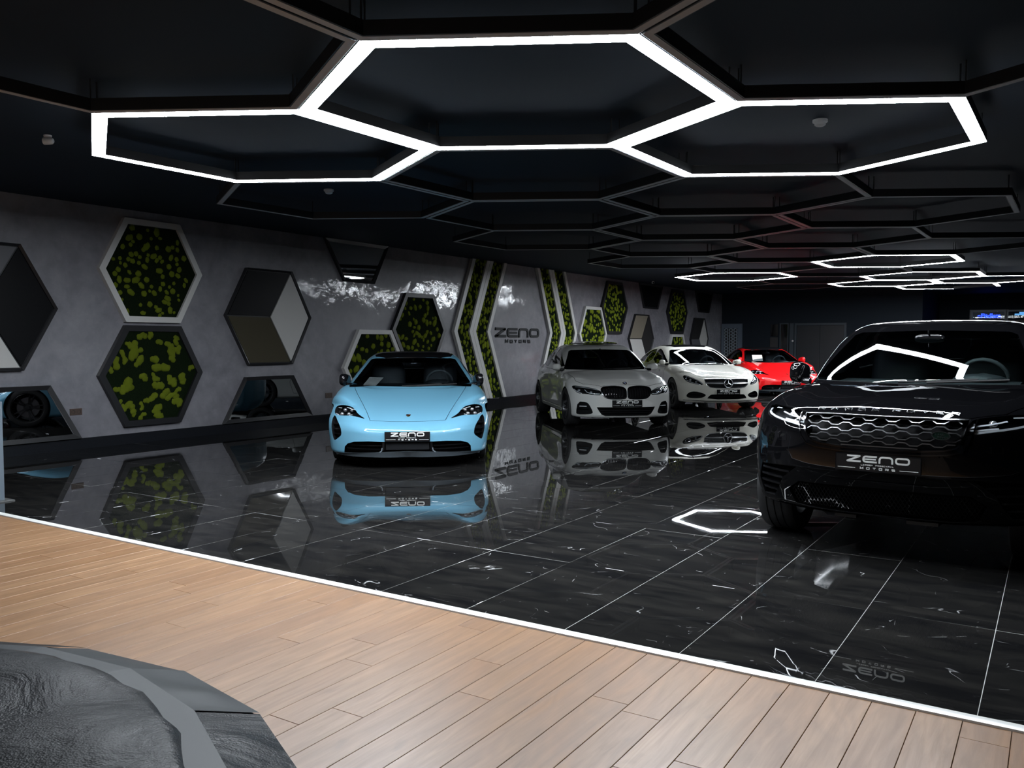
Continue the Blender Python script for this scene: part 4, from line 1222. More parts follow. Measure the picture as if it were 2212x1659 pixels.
class Car:
    def __init__(s, spec, name, paint, loc, yaw, label, res=1.0):
        s.B = Body(CARS[spec]); s.P = s.B.P; s.paint = paint; s.res = res
        s.root = empty('car', (loc[0], loc[1], 0), math.radians(yaw)); s.root.name = name
        tag(s.root, label, 'car')
        s.cut, s.groove = [], []
        s.hoodp = None; s.doors = []
    def both(s, name, fn, m, smooth=35, parent=None):
        vf = fn
        B = s.B if name in ('side_window',) else None
        a = mk_obj(name, vf, m, parent or s.root, smooth, B); b = mk_obj(name, flip(vf), m, parent or s.root, smooth, B)
        return a, b
    def pocket(s, fr, poly, depth, both=True, out=.25, step=.05):
        vf = solid(s.B, fr, poly, out, depth, step)
        s.cut.append(vf)
        if both: s.cut.append(flip(vf))
    def shell(s, glass, ws, sides, rear=None):
        B, P, r = s.B, s.P, s.res
        zb = min(z for _, z in P['zb'])
        env = lambda x: max(float(B.zt(x)) + .10, float(B.zr(x)) if -2.3 < x < 1.1 else 0)
        xs = np.linspace(P['xr'] - .1, P['xf'] + .1, 80); ev = spl([(x, max(env(t) for t in (x - .15, x, x + .15))) for x in xs])
        V, Fc = shell_mesh(B.F, P['xr'], P['xf'], P['W'], zb, ev, (1.1, .9), int(150 * r), int(34 * r), int(34 * r), int(40 * r))
        base = bpy.data.meshes.new('car_base'); base.from_pydata(V.tolist(), [], Fc)
        base.materials.append(None); base.materials.append(None)
        # cabin
        Vc, Fcc = shell_mesh(B.Fcav, P['rw'][0] + .05, P['ws'][0], P['W'] - .05, P['floor'], lambda x: float(B.zr(x)) if -2.4 < x < 1.2 else 1.0, (.9, .9), 60, 12, 14, 12, zs=P['zbelt'] - .1)
        cab = (Vc, Fcc)
        # wheel arches
        arches = []
        for xw in (P['xfw'], P['xrw']):
            m = MB().lathe([(0, P['track'] - .19), (P['rw_'] + .018, P['track'] - .19), (P['rw_'] + .018, P['W'] + .2), (0, P['W'] + .2)], 'y', 64, (xw, 0, P['rw_']))
            bm = bmesh.new(); [bm.verts.new(v) for v in m.v]; bm.verts.ensure_lookup_table(); [bm.faces.new([bm.verts[i] for i in f]) for f in m.f]
            bmesh.ops.remove_doubles(bm, verts=bm.verts, dist=1e-5); bmesh.ops.dissolve_degenerate(bm, edges=bm.edges, dist=1e-6); bm.verts.index_update()
            vf = (np.array([v.co[:] for v in bm.verts]), [tuple(v.index for v in f.verts) for f in bm.faces]); bm.free()
            arches += [vf, flip(vf)]
        me = boolean(base, arches)
        me = boolean(me, [cab])
        wins = []
        wsp = [tuple(p) for p in ws]
        wins.append(solid(B, FRONT, wsp, .3, .26, .06))
        for sp in sides:
            vf = solid(B, SIDE, sp, .3, .12, .08); wins += [vf, flip(vf)]
        if rear: wins.append(solid(B, Fr(180), rear, .3, .3, .08))
        me = boolean(me, wins)
        if s.cut: me = boolean(me, s.cut)
        for g in s.groove: me = boolean(me, g)
        arr = mesh_arrays(me)
        V, mi, ls, lt, lv = arr
        cen = np.array([V[lv[a:a + n]].mean(0) for a, n in zip(ls, lt)])
        fnz = np.empty(len(mi) * 3); me.polygons.foreach_get('normal', fnz); fnz = fnz.reshape(-1, 3)[:, 2]
        mi[(fnz < -.93) & (cen[:, 2] < zb + .10)] = 1                       # unpainted underside
        sel = np.zeros(len(mi), bool)
        if s.hoodp is not None:
            hp = [(p[0], p[1]) for p in s.hoodp] + [(p[0], -p[1]) for p in reversed(s.hoodp)]
            for i in np.where((cen[:, 0] > .4) & (cen[:, 2] > .45) & (mi == 0))[0]:
                if in_poly((cen[i, 0], cen[i, 1]), hp): sel[i] = True
            if sel.any(): link(bpy.data.objects.new('hood', sub_mesh('hood', arr, sel, [s.paint, M_dark2], B)), s.root)
        for dp in s.doors:
            for sg in (1, -1):
                d = np.zeros(len(mi), bool)
                for i in np.where((cen[:, 1] * sg > P['W'] * .55) & (mi == 0) & ~sel)[0]:
                    if in_poly((-cen[i, 0], cen[i, 2]), dp): d[i] = True
                if d.any(): link(bpy.data.objects.new('door', sub_mesh('door', arr, d, [s.paint, M_dark2], B)), s.root)
                sel |= d
        s.body = link(bpy.data.objects.new('body', sub_mesh('body', arr, ~sel, [s.paint, M_dark2], B)), s.root)
        # glass
        mk_obj('windshield', solid(B, FRONT, inset_poly(wsp, .003), -.012, .022, .05), glass, s.root, 60, B)
        if rear: mk_obj('rear_window', solid(B, Fr(180), inset_poly(rear, .003), -.012, .022, .08), M_glassb, s.root, 60)
        for sp in sides:
            vf = solid(B, SIDE, inset_poly(sp, .003), -.004, .009, .07)
            s.both('side_window', vf, M_glassb if glass is not M_glassb else glass, 60)
    def wheels(s, spokes=5, twin=True):
        P = s.P
        t, rm, d = wheel_meshes(P['rw_'], P['tw'], spokes, WM, twin, s.res)
        for xw in (P['xfw'], P['xrw']):
            for sg in (1, -1):
                o = link(bpy.data.objects.new('tire', t), s.root); o.location = (xw, sg * P['track'], P['rw_']); o.rotation_euler = (0, 0, 0 if sg > 0 else math.pi)
                link(bpy.data.objects.new('rim', rm), o); link(bpy.data.objects.new('brake_disc', d), o)
    def cabin(s, dz=0.0):
        P = s.P; zb = P['zbelt'] + dz; xw = P['ws'][0]
        m = MB(); yy = .66
        prof = [(xw - .22, zb - .10), (xw - .24, zb - .03), (xw - .45, zb + .0), (xw - .72, zb + .01), (xw - .78, zb - .03), (xw - .74, zb - .30), (xw - .3, zb - .35)]
        m.prism(prof, lambda u, v, d: (u, d, v), -yy, yy)
        m.add(*ellipsoid((xw - .66, .37, zb + .02), (.14, .20, .05)))
        m.build('dashboard', M_cab, s.root, 40)
        # steering wheel (on the car's left)
        w = MB(); rot = Euler((0, math.radians(-68), 0)).to_matrix(); c = Vector((xw - .88, .37, zb + .01))
        ring = [tuple(c + rot @ Vector((.185 * math.cos(a), .185 * math.sin(a), 0))) for a in np.arange(24) * math.pi / 12]
        w.tube(ring, .016, 8, closed=True)
        for a in (math.pi / 2, -math.pi / 2, math.pi): w.tube([tuple(c), tuple(c + rot @ Vector((.18 * math.cos(a), .18 * math.sin(a), 0)))], .014, 6)
        w.add(*ellipsoid(tuple(c), (.03, .075, .06)))
        w.build('steering_wheel', mat('steering_leather', (.16, .165, .17), .35), s.root, 50)
        for sg in (1, -1):
            q = MB(); xs = xw - 1.45
            q.add(*ellipsoid((xs + .28, sg * .38, zb - .36), (.28, .25, .10), power=.6))
            q.add(*ellipsoid((xs - .05, sg * .38, zb - .02), (.09, .25, .36), Euler((0, math.radians(-14), 0)).to_matrix(), power=.6))
            q.add(*ellipsoid((xs - .16, sg * .38, zb + .30), (.05, .13, .08), power=.7))
            q.build('seat', M_cab, s.root, 60)
        wx, wz, wk, wc = P['ws']
        zt = wz + (float(s.B.zr(.0)) - wz) * .80
        xm = wx - (zt - wz) * wk - .10
        q = MB(); q.add(*ellipsoid((xm, .0, zt - .05), (.018, .115, .035), power=.6)); q.tube([(xm + .01, 0, zt - .03), (xm + .07, 0, zt + .02)], .008)
        q.build('rear_view_mirror', M_piano, s.root, 50)
    def plate(s, z, w=.52, h=.112, tilt=0.0, lift=.012, motors=True):
        S = cast(s.B, FRONT, [(0, z - h * .45), (0, z + h * .45), (w * .48, z), (w * .48, z + h * .4)])
        x = S[:, 0].max() + lift
        o = empty('license_plate_mount'); bpy.data.objects.remove(o)
        p = MB().bevbox((-w / 2, -h / 2, -.012), (w / 2, h / 2, 0), .003)
        R = Matrix.Translation((x, 0, z)) @ Matrix.Rotation(math.radians(-tilt), 4, 'Y') @ Matrix(((0, 0, 1, 0), (1, 0, 0, 0), (0, 1, 0, 0), (0, 0, 0, 1)))
        pl = p.build('license_plate', M_plate, s.root); pl.matrix_local = R
        # seen from the front the writing runs from +... : car left (+y) is at the reader's right
        loc = lambda u, v, d: (u, v, d)
        k = w / .52
        hh = .050 if motors else .05
        for m in zeno_letters(loc, -.19 * k, .002, .385 * k, .046, .0115, .0002, .0012): m.build('letter', M_pw, pl)
        word(MB(), 'MOTORS', loc, -.105 * k, -.043, .021 * k, .0155, .0175 * k, .0042, .0002, .0012).build('small_lettering', M_pw, pl)['kind'] = 'stuff'
        word(MB(), "LCPOSY PRDBCKRAL", loc, -.10 * k, -.0185, .0105 * k, .009, .0022 * k, .0024, .0002, .0012).build('fine_lettering', M_pw, pl)['kind'] = 'stuff'
        for a, b in ((-.245, -.135), (.135, .245)): MB().box2((a * k, -.037, .0002), (b * k, -.033, .0012)).build('rule', M_pw, pl)
        MB().ring([(-w / 2, -h / 2), (w / 2, -h / 2), (w / 2, h / 2), (-w / 2, h / 2)], [(-w / 2 + .004, -h / 2 + .004), (w / 2 - .004, -h / 2 + .004), (w / 2 - .004, h / 2 - .004), (-w / 2 + .004, h / 2 - .004)], loc, -.012, .0015).build('plate_frame', M_piano, pl)
        return pl
    def mirrors(s, x, y, z, size, mcap, rot=0.0, cap2=None):
        for sg in (1, -1):
            R = Euler((0, math.radians(-8), math.radians(rot * sg))).to_matrix()
            q = MB(); q.add(*ellipsoid((x, sg * y, z), size, R, 24, 14, .62))
            o = q.build('wing_mirror', mcap, s.root, 60)
            st = MB().tube([(x + .06, sg * (y - size[1] * 1.8), z - size[2] * .8), (x + .05, sg * (y - size[1] * .6), z - size[2] * .75)], [.03, .024], 10)
            st.build('mirror_foot', M_piano, o, 60)
            g = MB(); cx = R @ Vector((-size[0] * .80, 0, 0)); g.add(*ellipsoid((x + cx.x, sg * y + cx.y, z + cx.z), (size[0] * .22, size[1] * .80, size[2] * .8), R, 20, 10, .8))
            g.build('mirror_glass', M_dchrome, o, 60)
    def lamp(s, pts3, deg, depth=.07, inner=()):
        """headlight pocket, reflector pieces and clear cover; pts3 traced on the car's left side"""
        fr = Fr(deg, pitch=24); uv = chaikin(fr.uv(pts3), 2)
        s.pocket(fr, uv, depth, step=.04)
        s._lamp = getattr(s, '_lamp', []) + [(fr, uv, depth, inner)]
    def lamps_build(s):
        for fr, uv, depth, inner in getattr(s, '_lamp', []):
            cover = solid(s.B, fr, inset_poly(uv, .002), -.001, .004, .03)
            for sg in (1, -1):
                mir = (lambda vf: vf) if sg > 0 else flip
                o = mk_obj('headlight', mir(cover), M_lens, s.root, 60, s.B)
                for kind, *a in inner:
                    if kind == 'ball':
                        p, r, dd, m = a
                        c = cast(s.B, fr, fr.uv([p]))[0] + fr.d * dd
                        mk_obj('projector', mir(ellipsoid(tuple(c), (r, r, r), seg=16, rings=10)), m, o, 60)
                    else:
                        path, w, dd, th, m = a
                        mk_obj('light_guide' if m is M_drl else 'bezel', mir(band(s.B, fr, chaikin(fr.uv(path), 1, False), w, -dd, dd + th, False, .02)), m, o, 40)
    def line(s, fr, path, w=.004, m=None, name='panel_gap', out=.0006, both=True, smooth=2):
        vf = band(s.B, fr, chaikin(path, smooth, False), w, out, .004)
        m = m or M_dark2
        if both: return s.both(name, vf, m)
        return mk_obj(name, vf, m, s.root)
    def cutline(s, fr, poly, w=.006, depth=.014, both=False):
        vf = band(s.B, fr, poly, w, .05, depth, True, .035)
        s.groove.append([vf, flip(vf)] if both else [vf])
    def hood(s, half):
        """half outline (x, y) from front centre outwards and back to the cowl centre"""
        s.hoodp = half
        full = [(p[0], p[1]) for p in half] + [(p[0], -p[1]) for p in reversed(half)]
        full = [p for i, p in enumerate(full) if i == 0 or abs(p[0] - full[i - 1][0]) + abs(p[1] - full[i - 1][1]) > 1e-6]
        if abs(full[0][0] - full[-1][0]) + abs(full[0][1] - full[-1][1]) < 1e-6: full = full[:-1]
        s.cutline(TOP, full)
    def door(s, poly):
        """closed outline in (-x, z) on the flank"""
        s.doors.append(poly); s.cutline(SIDE, poly, both=True)
    def handle(s, x, z, m):
        for sg in (1, -1):
            S = cast(s.B, SIDE, [(-x, z)])[0]
            q = MB(); q.add(*ellipsoid((x, sg * (S[1] + .012), z), (.10, .012, .014), power=.6))
            q.build('door_handle', m, s.root, 60)
    def badge(s, fr, uv, r, build):
        S = cast(s.B, fr, [uv])[0]; N = s.B.normal(S[None])[0]
        z = Vector(N); x = Vector((0, 1, 0)); x = (x - z * x.dot(z)).normalized(); y = z.cross(x)
        M = Matrix(((x.x, y.x, z.x, S[0]), (x.y, y.y, z.y, S[1]), (x.z, y.z, z.z, S[2]), (0, 0, 0, 1)))
        o = build(s.root); o.matrix_local = M
        return o
# ---------------------------------------------------------------- the cars
def paint(name, col, rough=.35, metal=0.0, flake=0.0):
    return mat(name, col, rough, metal=metal, coat=1.0, coat_rough=.02, spec=.12)
P_blue = paint('frozen_blue_paint', (.135, .335, .465))
P_grey = paint('mineral_white_paint', (.62, .62, .595))
P_white = paint('pearl_white_paint', (.66, .64, .57))
P_red = paint('carmine_red_paint', (.62, .006, .008))
P_black = mat('deep_black_paint', (.0025, .0025, .003), .5, coat=1.0, coat_rough=.015, spec=0.0)

def pent(o): return o
# ---- electric coupes (blue in front, red at the back)
def electric(name, paint_, loc, yaw, label, res, mircap):
    c = Car('taycan', name, paint_, loc, yaw, label, res)
    lampo = [(1.64, .89, .672), (1.72, .82, .70), (1.86, .69, .69), (1.96, .63, .655), (2.06, .59, .61), (2.20, .475, .555), (2.07, .62, .582), (1.97, .78, .578), (1.84, .875, .588), (1.75, .90, .615)]
    four = [((1.93, .70, .66), .024), ((1.87, .80, .665), .024), ((1.98, .72, .61), .024), ((1.90, .82, .612), .024)]
    inner = [('ball', p, r, .035, M_silver) for p, r in four]
    inner += [('bar', [(1.98, .66, .672), (1.84, .76, .685)], .010, .012, .006, M_drl), ('bar', [(2.03, .66, .60), (2.03, .70, .59)], .010, .012, .006, M_drl),
              ('bar', [(1.80, .84, .682), (1.72, .87, .672)], .010, .012, .006, M_drl), ('bar', [(1.90, .84, .592), (1.80, .88, .602)], .010, .012, .006, M_drl)]
    c.lamp(lampo, 38, .08, inner)
    fr = Fr(30)
    inta = [(1.80, .89, .585), (1.90, .87, .575), (2.02, .82, .525), (2.11, .785, .48), (2.15, .765, .43), (2.155, .765, .375), (2.12, .80, .345), (2.06, .86, .30), (2.03, .88, .33), (1.94, .895, .46)]
    iuv = chaikin(fr.uv(inta), 1); c.pocket(fr, iuv, .09, step=.05)
    low = chaikin([(.0, .318), (.285, .317), (.45, .322), (.62, .312), (.70, .285), (.735, .245), (.742, .172), (.60, .170), (.36, .172), (.0, .190)], 0)
    c.pocket(FRONT, low + [(-a, b) for a, b in reversed(low) if a > 0], .11, both=False)
    hood = [(2.25, 0), (2.243, .20), (2.215, .44), (2.0, .495), (1.78, .56), (1.5, .65), (1.30, .70), (1.14, .72), (1.10, .5), (1.115, 0)]
    c.hood(hood)
    c.door([(-.72, .28), (-.75, .5), (-.70, .84), (.25, .87), (.22, .5), (.16, .28)])
    ws = chaikin([(-.60, 1.218), (-.54, 1.235), (0, 1.25), (.54, 1.235), (.60, 1.218), (.795, .915), (.775, .893), (0, .882), (-.775, .893), (-.795, .915)], 0)
    sd = chaikin([(-.55, .925), (-.05, 1.17), (.35, 1.25), (.85, 1.24), (1.35, 1.12), (1.62, 1.0), (1.3, .965), (.3, .945)], 1)
    c.shell(M_glassd, ws, [sd], [(-.42, 1.20), (.42, 1.20), (.55, 1.03), (-.55, 1.03)])
    c.lamps_build(); c.wheels(5, True); c.cabin(-.015)
    # roof panel
    rp = chaikin([(.0, -.52), (.035, 0), (.0, .52), (-.4, .585), (-1.1, .56), (-1.55, .48), (-1.6, 0), (-1.55, -.48), (-1.1, -.56), (-.4, -.585)], 1)
    mk_obj('roof_panel', solid(c.B, TOP, rp, .0025, .012, .06), M_piano, c.root, 50)
        # blades in the side intakes
    for k, (z, a, b) in enumerate(((.50, .60, 1.0), (.44, .45, 1.0), (.385, .4, 1.0), (.335, .4, .8))):
        us = [u for u, v in iuv if abs(v - z) < .05]
        if us: c.both('intake_blade', band(c.B, fr, [(min(us) + .008, z + .01), (max(us) - .008, z - .005)], .008, -.025, .06), M_piano)
    # lower intakes: two slats each side, the plate below the number plate, slanted aero blades, the lip
    for z in (.268, .228):
        c.both('intake_slat', band(c.B, FRONT, [(.30, z), (.715, z + .002)], .008, -.035, .07), M_piano)
    M_blade = mat('grey_aero_blade', (.20, .23, .26), .25, coat=.5)
    M_lip = mat('graphite_splitter', (.035, .043, .050), .35)
    c.both('aero_blade', band(c.B, FRONT, [(.42, .168), (.352, .172), (.295, .212), (.290, .245)], .010, .008, .05), M_blade)
    c.both('intake_frame', solid(c.B, FRONT, [(.262, .318), (.288, .318), (.292, .215), (.266, .215)], -.01, .06, .05), M_piano)
    mk_obj('splitter', solid(c.B, FRONT, [(-.86, .170), (-.70, .176), (-.42, .178), (-.33, .195), (0, .205), (.33, .195), (.42, .178), (.70, .176), (.86, .170), (.84, .142), (0, .136), (-.84, .142)], .014, .03, .05), M_lip, c.root, 40)
    mk_obj('center_intake_plate', solid(c.B, FRONT, [(-.25, .31), (.25, .31), (.25, .222), (-.25, .222)], -.03, .05, .1), mat('matt_sensor_panel', (.007, .0075, .009), .7, spec=.2), c.root)
    # crest
    def crest(par):
        b = MB().prism(chaikin([(-.026, .03), (.026, .03), (.027, 0), (.018, -.025), (0, -.035), (-.018, -.025), (-.027, 0)], 1), lambda u, v, d: (u, v, d), -.002, .004).build('crest_badge', mat('gold_crest', (.72, .50, .20), .25, metal=1.0), par)
        for q in (((.003, .003, .0041), (.022, .024, .005)), ((-.022, -.022, .0041), (-.003, -.002, .005))): MB().box2(*q).build('crest_field', mat('crest_red_black', (.10, .015, .012), .3), b)
        MB().box2((-.007, -.01, .0046), (.007, .012, .0062)).build('crest_shield', mat('crest_black', (.02, .015, .01), .3), b)
        return b
    c.badge(TOP, (2.085, 0), .03, crest)
    c.plate(.378)
    c.mirrors(.62, .90, .955, (.13, .055, .080), mircap, rot=14)
    for sg in (-1, 1): MB().tube([(1.03, sg * .1 - .02, .888), (.96, sg * .1 + .50, .915)], .008, 6).build('wiper', M_rub, c.root)
    return c

def sheet(S, lab, group=None):
    """price sheet: a thing of its own, at world points S"""
    ctr = sum((Vector(p) for p in S), Vector()) / 4
    o = empty('price_sheet', ctr); tag(o, lab, 'paper', group)
    q = [Vector(p) - ctr for p in S]; n = (q[1] - q[0]).cross(q[3] - q[0]).normalized() * .0015
    MB().add([tuple(p) for p in q] + [tuple(p + n) for p in q], [(0, 1, 2, 3), (7, 6, 5, 4), (0, 4, 5, 1), (1, 5, 6, 2), (2, 6, 7, 3), (3, 7, 4, 0)]).build('page', mat('cream_paper', (.78, .72, .66), .6), o)
    m = MB()
    n2 = n.normalized()
    for k in range(9):
        t = .12 + k * .085; w = .82 if k % 3 else .55
        for a in (1, -1):
            A = q[0].lerp(q[3], t).lerp(q[1].lerp(q[2], t), .09); B_ = q[0].lerp(q[3], t).lerp(q[1].lerp(q[2], t), w)
            C_ = q[0].lerp(q[3], t + .022).lerp(q[1].lerp(q[2], t + .022), w); D_ = q[0].lerp(q[3], t + .022).lerp(q[1].lerp(q[2], t + .022), .09)
            off = n + n2 * .0006 if a > 0 else -n2 * .0006
            m.add([tuple(p + off) for p in (A, B_, C_, D_)], [(0, 1, 2, 3)])
    m.build('print', mat('faded_print', (.60, .48, .40), .7), o)['kind'] = 'stuff'
    return o
def W(c, p):
    a = c.root.rotation_euler.z; l = c.root.location
    return (l.x + math.cos(a) * p[0] - math.sin(a) * p[1], l.y + math.sin(a) * p[0] + math.cos(a) * p[1], p[2])

c = electric('car', P_blue, (-7.752, 9.469), 307.54, 'pale blue low electric coupe facing the camera with a price sheet behind its windshield', 1.0, M_piano)
sheet([W(c, p) for p in ((.83, -.645, .890), (.90, -.475, .882), (.60, -.385, .987), (.55, -.575, .992))], 'cream price sheet lying behind the windshield of the pale blue coupe')

# ---- grey-white saloon with twin kidney grille
c = Car('saloon', 'car', P_grey, (-7.536, 14.791), 310.5, 'grey-white saloon with a twin black kidney grille and tilted sunroof', .85)
c.lamp([(1.73, .86, .70), (1.75, .83, .722), (1.91, .735, .715), (2.13, .45, .665), (2.175, .425, .575), (2.13, .51, .568), (2.07, .59, .567), (2.05, .625, .582), (1.95, .755, .588), (1.89, .80, .605), (1.82, .83, .645)], 32, .07,
       [('ball', (1.90, .78, .655), .030, .045, M_silver), ('ball', (2.06, .60, .62), .030, .045, M_silver),
        ('bar', [(1.80, .83, .66), (1.86, .80, .625), (1.97, .735, .60)], .010, .012, .006, M_drl), ('bar', [(1.99, .69, .665), (2.03, .65, .61), (2.12, .53, .59), (2.15, .47, .60)], .010, .012, .006, M_drl),
        ('bar', [(1.80, .82, .705), (2.12, .48, .66)], .006, .010, .006, M_drl)])
kid = [(.012, .645), (.030, .69), (.09, .712), (.22, .722), (.37, .712), (.42, .690), (.438, .655), (.425, .60), (.385, .54), (.31, .508), (.05, .508), (.018, .53), (.010, .57)]
kid = chaikin(kid, 1); c.pocket(FRONT, inset_poly(kid, .008), .07, step=.04)
fog = chaikin([(.79, .455), (.665, .450), (.625, .415), (.565, .290), (.575, .255), (.65, .238), (.79, .230), (.815, .26)], 1); c.pocket(Fr(25), [(-x * math.sin(math.radians(25)) + y * math.cos(math.radians(25)), z) for (y, z), x in zip(fog, cast(c.B, FRONT, fog)[:, 0])], .07)
low = chaikin([(.51, .368), (.47, .30), (.43, .245), (.37, .218), (0, .216)], 0)
c.pocket(FRONT, [(0, .368)] + low + [(-a, b) for a, b in reversed(low) if a > 0] + [(-.51, .368)][:0], .08, both=False)
c.hood([(2.10, 0), (2.10, .20), (2.075, .42), (1.88, .69), (1.70, .775), (1.3, .80), (1.02, .80), (.985, .6), (1.0, 0)])
c.door([(-.72, .30), (-.80, .55), (-.70, .93), (.30, .955), (.32, .6), (.28, .30)])
c.door([(-.27, .30), (-.31, .6), (-.29, .955), (.90, .965), (.97, .8), (.72, .30)][0:0] or [(.345, .30), (.355, .955), (1.02, .965), (1.05, .80), (.86, .45), (.84, .30)])
ws = [(-.60, 1.298), (-.55, 1.318), (0, 1.333), (.55, 1.318), (.60, 1.298), (.785, .985), (.765, .966), (0, .960), (-.765, .966), (-.785, .985)]
c.shell(M_glassm, ws, [chaikin([(-.72, .985), (-.35, 1.16), (.0, 1.30), (.28, 1.355), (.36, 1.352), (.36, .99)], 1), chaikin([(.42, .99), (.42, 1.352), (.85, 1.325), (1.25, 1.20), (1.50, 1.06), (1.2, 1.00)], 1)], [(-.45, 1.32), (.45, 1.32), (.56, 1.14), (-.56, 1.14)])
c.lamps_build(); c.wheels(5, True); c.cabin()
for a, b in (c.both('grille_frame', band(c.B, FRONT, kid, .016, .006, .03, True), M_dchrome),): pass
for sg in (1, -1):
    o = empty('x'); bpy.data.objects.remove(o)
def slats(c, poly, n, wdt, out, th, name, m, mirror=True):
    us = [p[0] for p in poly]; lo, hi = min(us), max(us)
    for k in range(n):
        u = lo + (hi - lo) * (k + .5) / n
        vs = []
        for i in range(len(poly)):
            a, b = poly[i - 1], poly[i]
            if (a[0] - u) * (b[0] - u) < 0: vs.append(a[1] + (b[1] - a[1]) * (u - a[0]) / (b[0] - a[0]))
        if len(vs) < 2: continue
        vf = band(c.B, FRONT, [(u, min(vs) + .004), (u, max(vs) - .004)], wdt, out, th, False, .05)
        if mirror: c.both(name, vf, m)
        else: mk_obj(name, vf, m, c.root)
slats(c, inset_poly(kid, .01), 9, .010, -.012, .045, 'grille_slat', M_piano)
for z in (.335, .30, .265): mk_obj('intake_slat', band(c.B, FRONT, [(-.47 + (.335 - z), z), (.47 - (.335 - z), z)], .006, -.03, .06), M_piano, c.root)
c.both('fog_bar', band(c.B, Fr(25), Fr(25).uv([(2.02, .66, .375), (1.93, .76, .375)]), .012, -.012, .05), M_drl)
c.both('fog_slat', band(c.B, Fr(25), Fr(25).uv([(2.05, .62, .335), (1.90, .80, .335)]), .010, -.02, .05), M_dchrome)
c.both('side_sill', band(c.B, SIDE, [(-.98, .255), (.98, .255)], .05, .012, .02), P_grey)
# tilted sunroof
m = MB(); R = Euler((0, math.radians(2.6), 0)).to_matrix()
pp = chaikin([(.34, -.45), (.34, .45), (-.38, .45), (-.38, -.45)], 2)
m.prism(pp, lambda u, v, d: tuple(Vector((-.22, 0, 1.452)) + R @ Vector((u, v, d - .07 * v * v))), 0, .018)
m.build('sunroof', M_piano, c.root, 40)
def roundel(par):
    b = MB().lathe([(0, .0), (.041, 0), (.041, .005), (.036, .008), (0, .008)], 'z', 32).build('round_badge', M_chrome, par, 40)
    MB().lathe([(.024, .0082), (.037, .0082), (.037, .0092), (.024, .0092)], 'z', 32, close=True).build('badge_ring', mat('badge_black', (.008, .008, .01), .2), b, 40)
    for k, mm in enumerate((mat('badge_blue', (.02, .14, .42), .25), mat('badge_white', (.7, .7, .7), .3)) * 2):
        q = [(0, 0)] + [(.0235 * math.cos(math.pi / 2 * (k + t / 6)), .0235 * math.sin(math.pi / 2 * (k + t / 6))) for t in range(7)]
        MB().prism(q, lambda u, v, d: (u, v, d), .008, .0095).build('badge_quarter', mm, b)
    return b
c.badge(TOP, (2.055, 0), .04, roundel)
c.plate(.432, tilt=3)
c.mirrors(.66, .915, 1.005, (.105, .075, .062), P_grey, rot=24)
for x in (.02, -.98): c.handle(x - .08, .86, P_grey)
for sg in (-1, 1): MB().tube([(1.0, sg * .1 - .02, .975), (.93, sg * .1 + .50, .995)], .008, 6).build('wiper', M_rub, c.root)

# ---- pearl white four-door coupe with a starred single-bar grille
c = Car('coupe', 'car', P_white, (-7.479, 19.611), 311.0, 'pearl white four-door coupe with a round star in its grille', .7)
c.lamp([(1.86, .84, .72), (1.85, .79, .755), (2.10, .68, .69), (2.22, .575, .63), (2.29, .50, .545), (2.20, .64, .55), (2.04, .79, .60), (1.94, .835, .66)], 35, .07,
       [('ball', (2.04, .73, .65), .030, .04, M_silver), ('ball', (2.15, .63, .61), .028, .04, M_silver), ('ball', (1.95, .80, .69), .022, .035, M_silver),
        ('bar', [(1.90, .79, .735), (2.08, .69, .685), (2.20, .58, .625), (2.26, .53, .565)], .012, .010, .006, M_drl), ('bar', [(1.98, .80, .645), (2.12, .70, .585), (2.22, .60, .565)], .008, .012, .006, M_drl)])
gr = chaikin([(0, .685), (.41, .685), (.49, .672), (.485, .60), (.455, .545), (.39, .500), (.25, .485), (0, .480)], 0)
grf = gr + [(-a, b) for a, b in reversed(gr) if a > 0]
c.pocket(FRONT, grf, .06, both=False)
inn = chaikin([(.82, .32), (.77, .39), (.67, .412), (.53, .375), (.47, .34), (.49, .30), (.56, .268), (.68, .258), (.80, .268)], 1)
f25 = Fr(25); iu = [(-x * math.sin(math.radians(25)) + y * math.cos(math.radians(25)), z) for (y, z), x in zip(inn, cast(c.B, FRONT, inn)[:, 0])]
c.pocket(f25, iu, .08)
c.pocket(FRONT, chaikin([(-.46, .24), (-.40, .33), (-.34, .352), (.34, .352), (.40, .33), (.46, .24)], 1), .10, both=False)
c.hood([(2.20, 0), (2.20, .30), (2.185, .475), (2.05, .60), (1.75, .69), (1.3, .745), (1.05, .75), (1.02, .5), (1.05, 0)])
c.door([(-.75, .30), (-.82, .55), (-.74, .90), (.25, .94), (.27, .6), (.22, .30)])
c.door([(.275, .30), (.30, .94), (.95, .955), (1.02, .80), (.86, .45), (.84, .30)])
ws = [(-.575, 1.268), (-.52, 1.290), (0, 1.305), (.52, 1.290), (.575, 1.268), (.775, .972), (.755, .953), (0, .948), (-.755, .953), (-.775, .972)]
c.shell(M_glassd, ws, [chaikin([(-.75, .965), (-.35, 1.14), (.0, 1.265), (.25, 1.312), (.33, 1.31), (.33, .975)], 1), chaikin([(.38, .975), (.38, 1.31), (.85, 1.285), (1.3, 1.17), (1.62, 1.03), (1.3, .98)], 1)], [(-.42, 1.26), (.42, 1.26), (.55, 1.10), (-.55, 1.10)])
c.lamps_build(); c.wheels(5, True); c.cabin()
m = MB()
for i in range(-17, 18):
    for j in range(7):
        y, z = i * .028 + (.014 if j % 2 else 0), .50 + j * .026
        if in_poly((y, z), inset_poly(grf, .012)) and abs(z - .585) > .016:
            x = float(cast(c.B, FRONT, [(y, z)])[0][0]) - .022
            m.add(*ellipsoid((x, y, z), (.004, .006, .006), seg=6, rings=4))
o = m.build('diamond_grille', M_dchrome, c.root); o['kind'] = 'stuff'
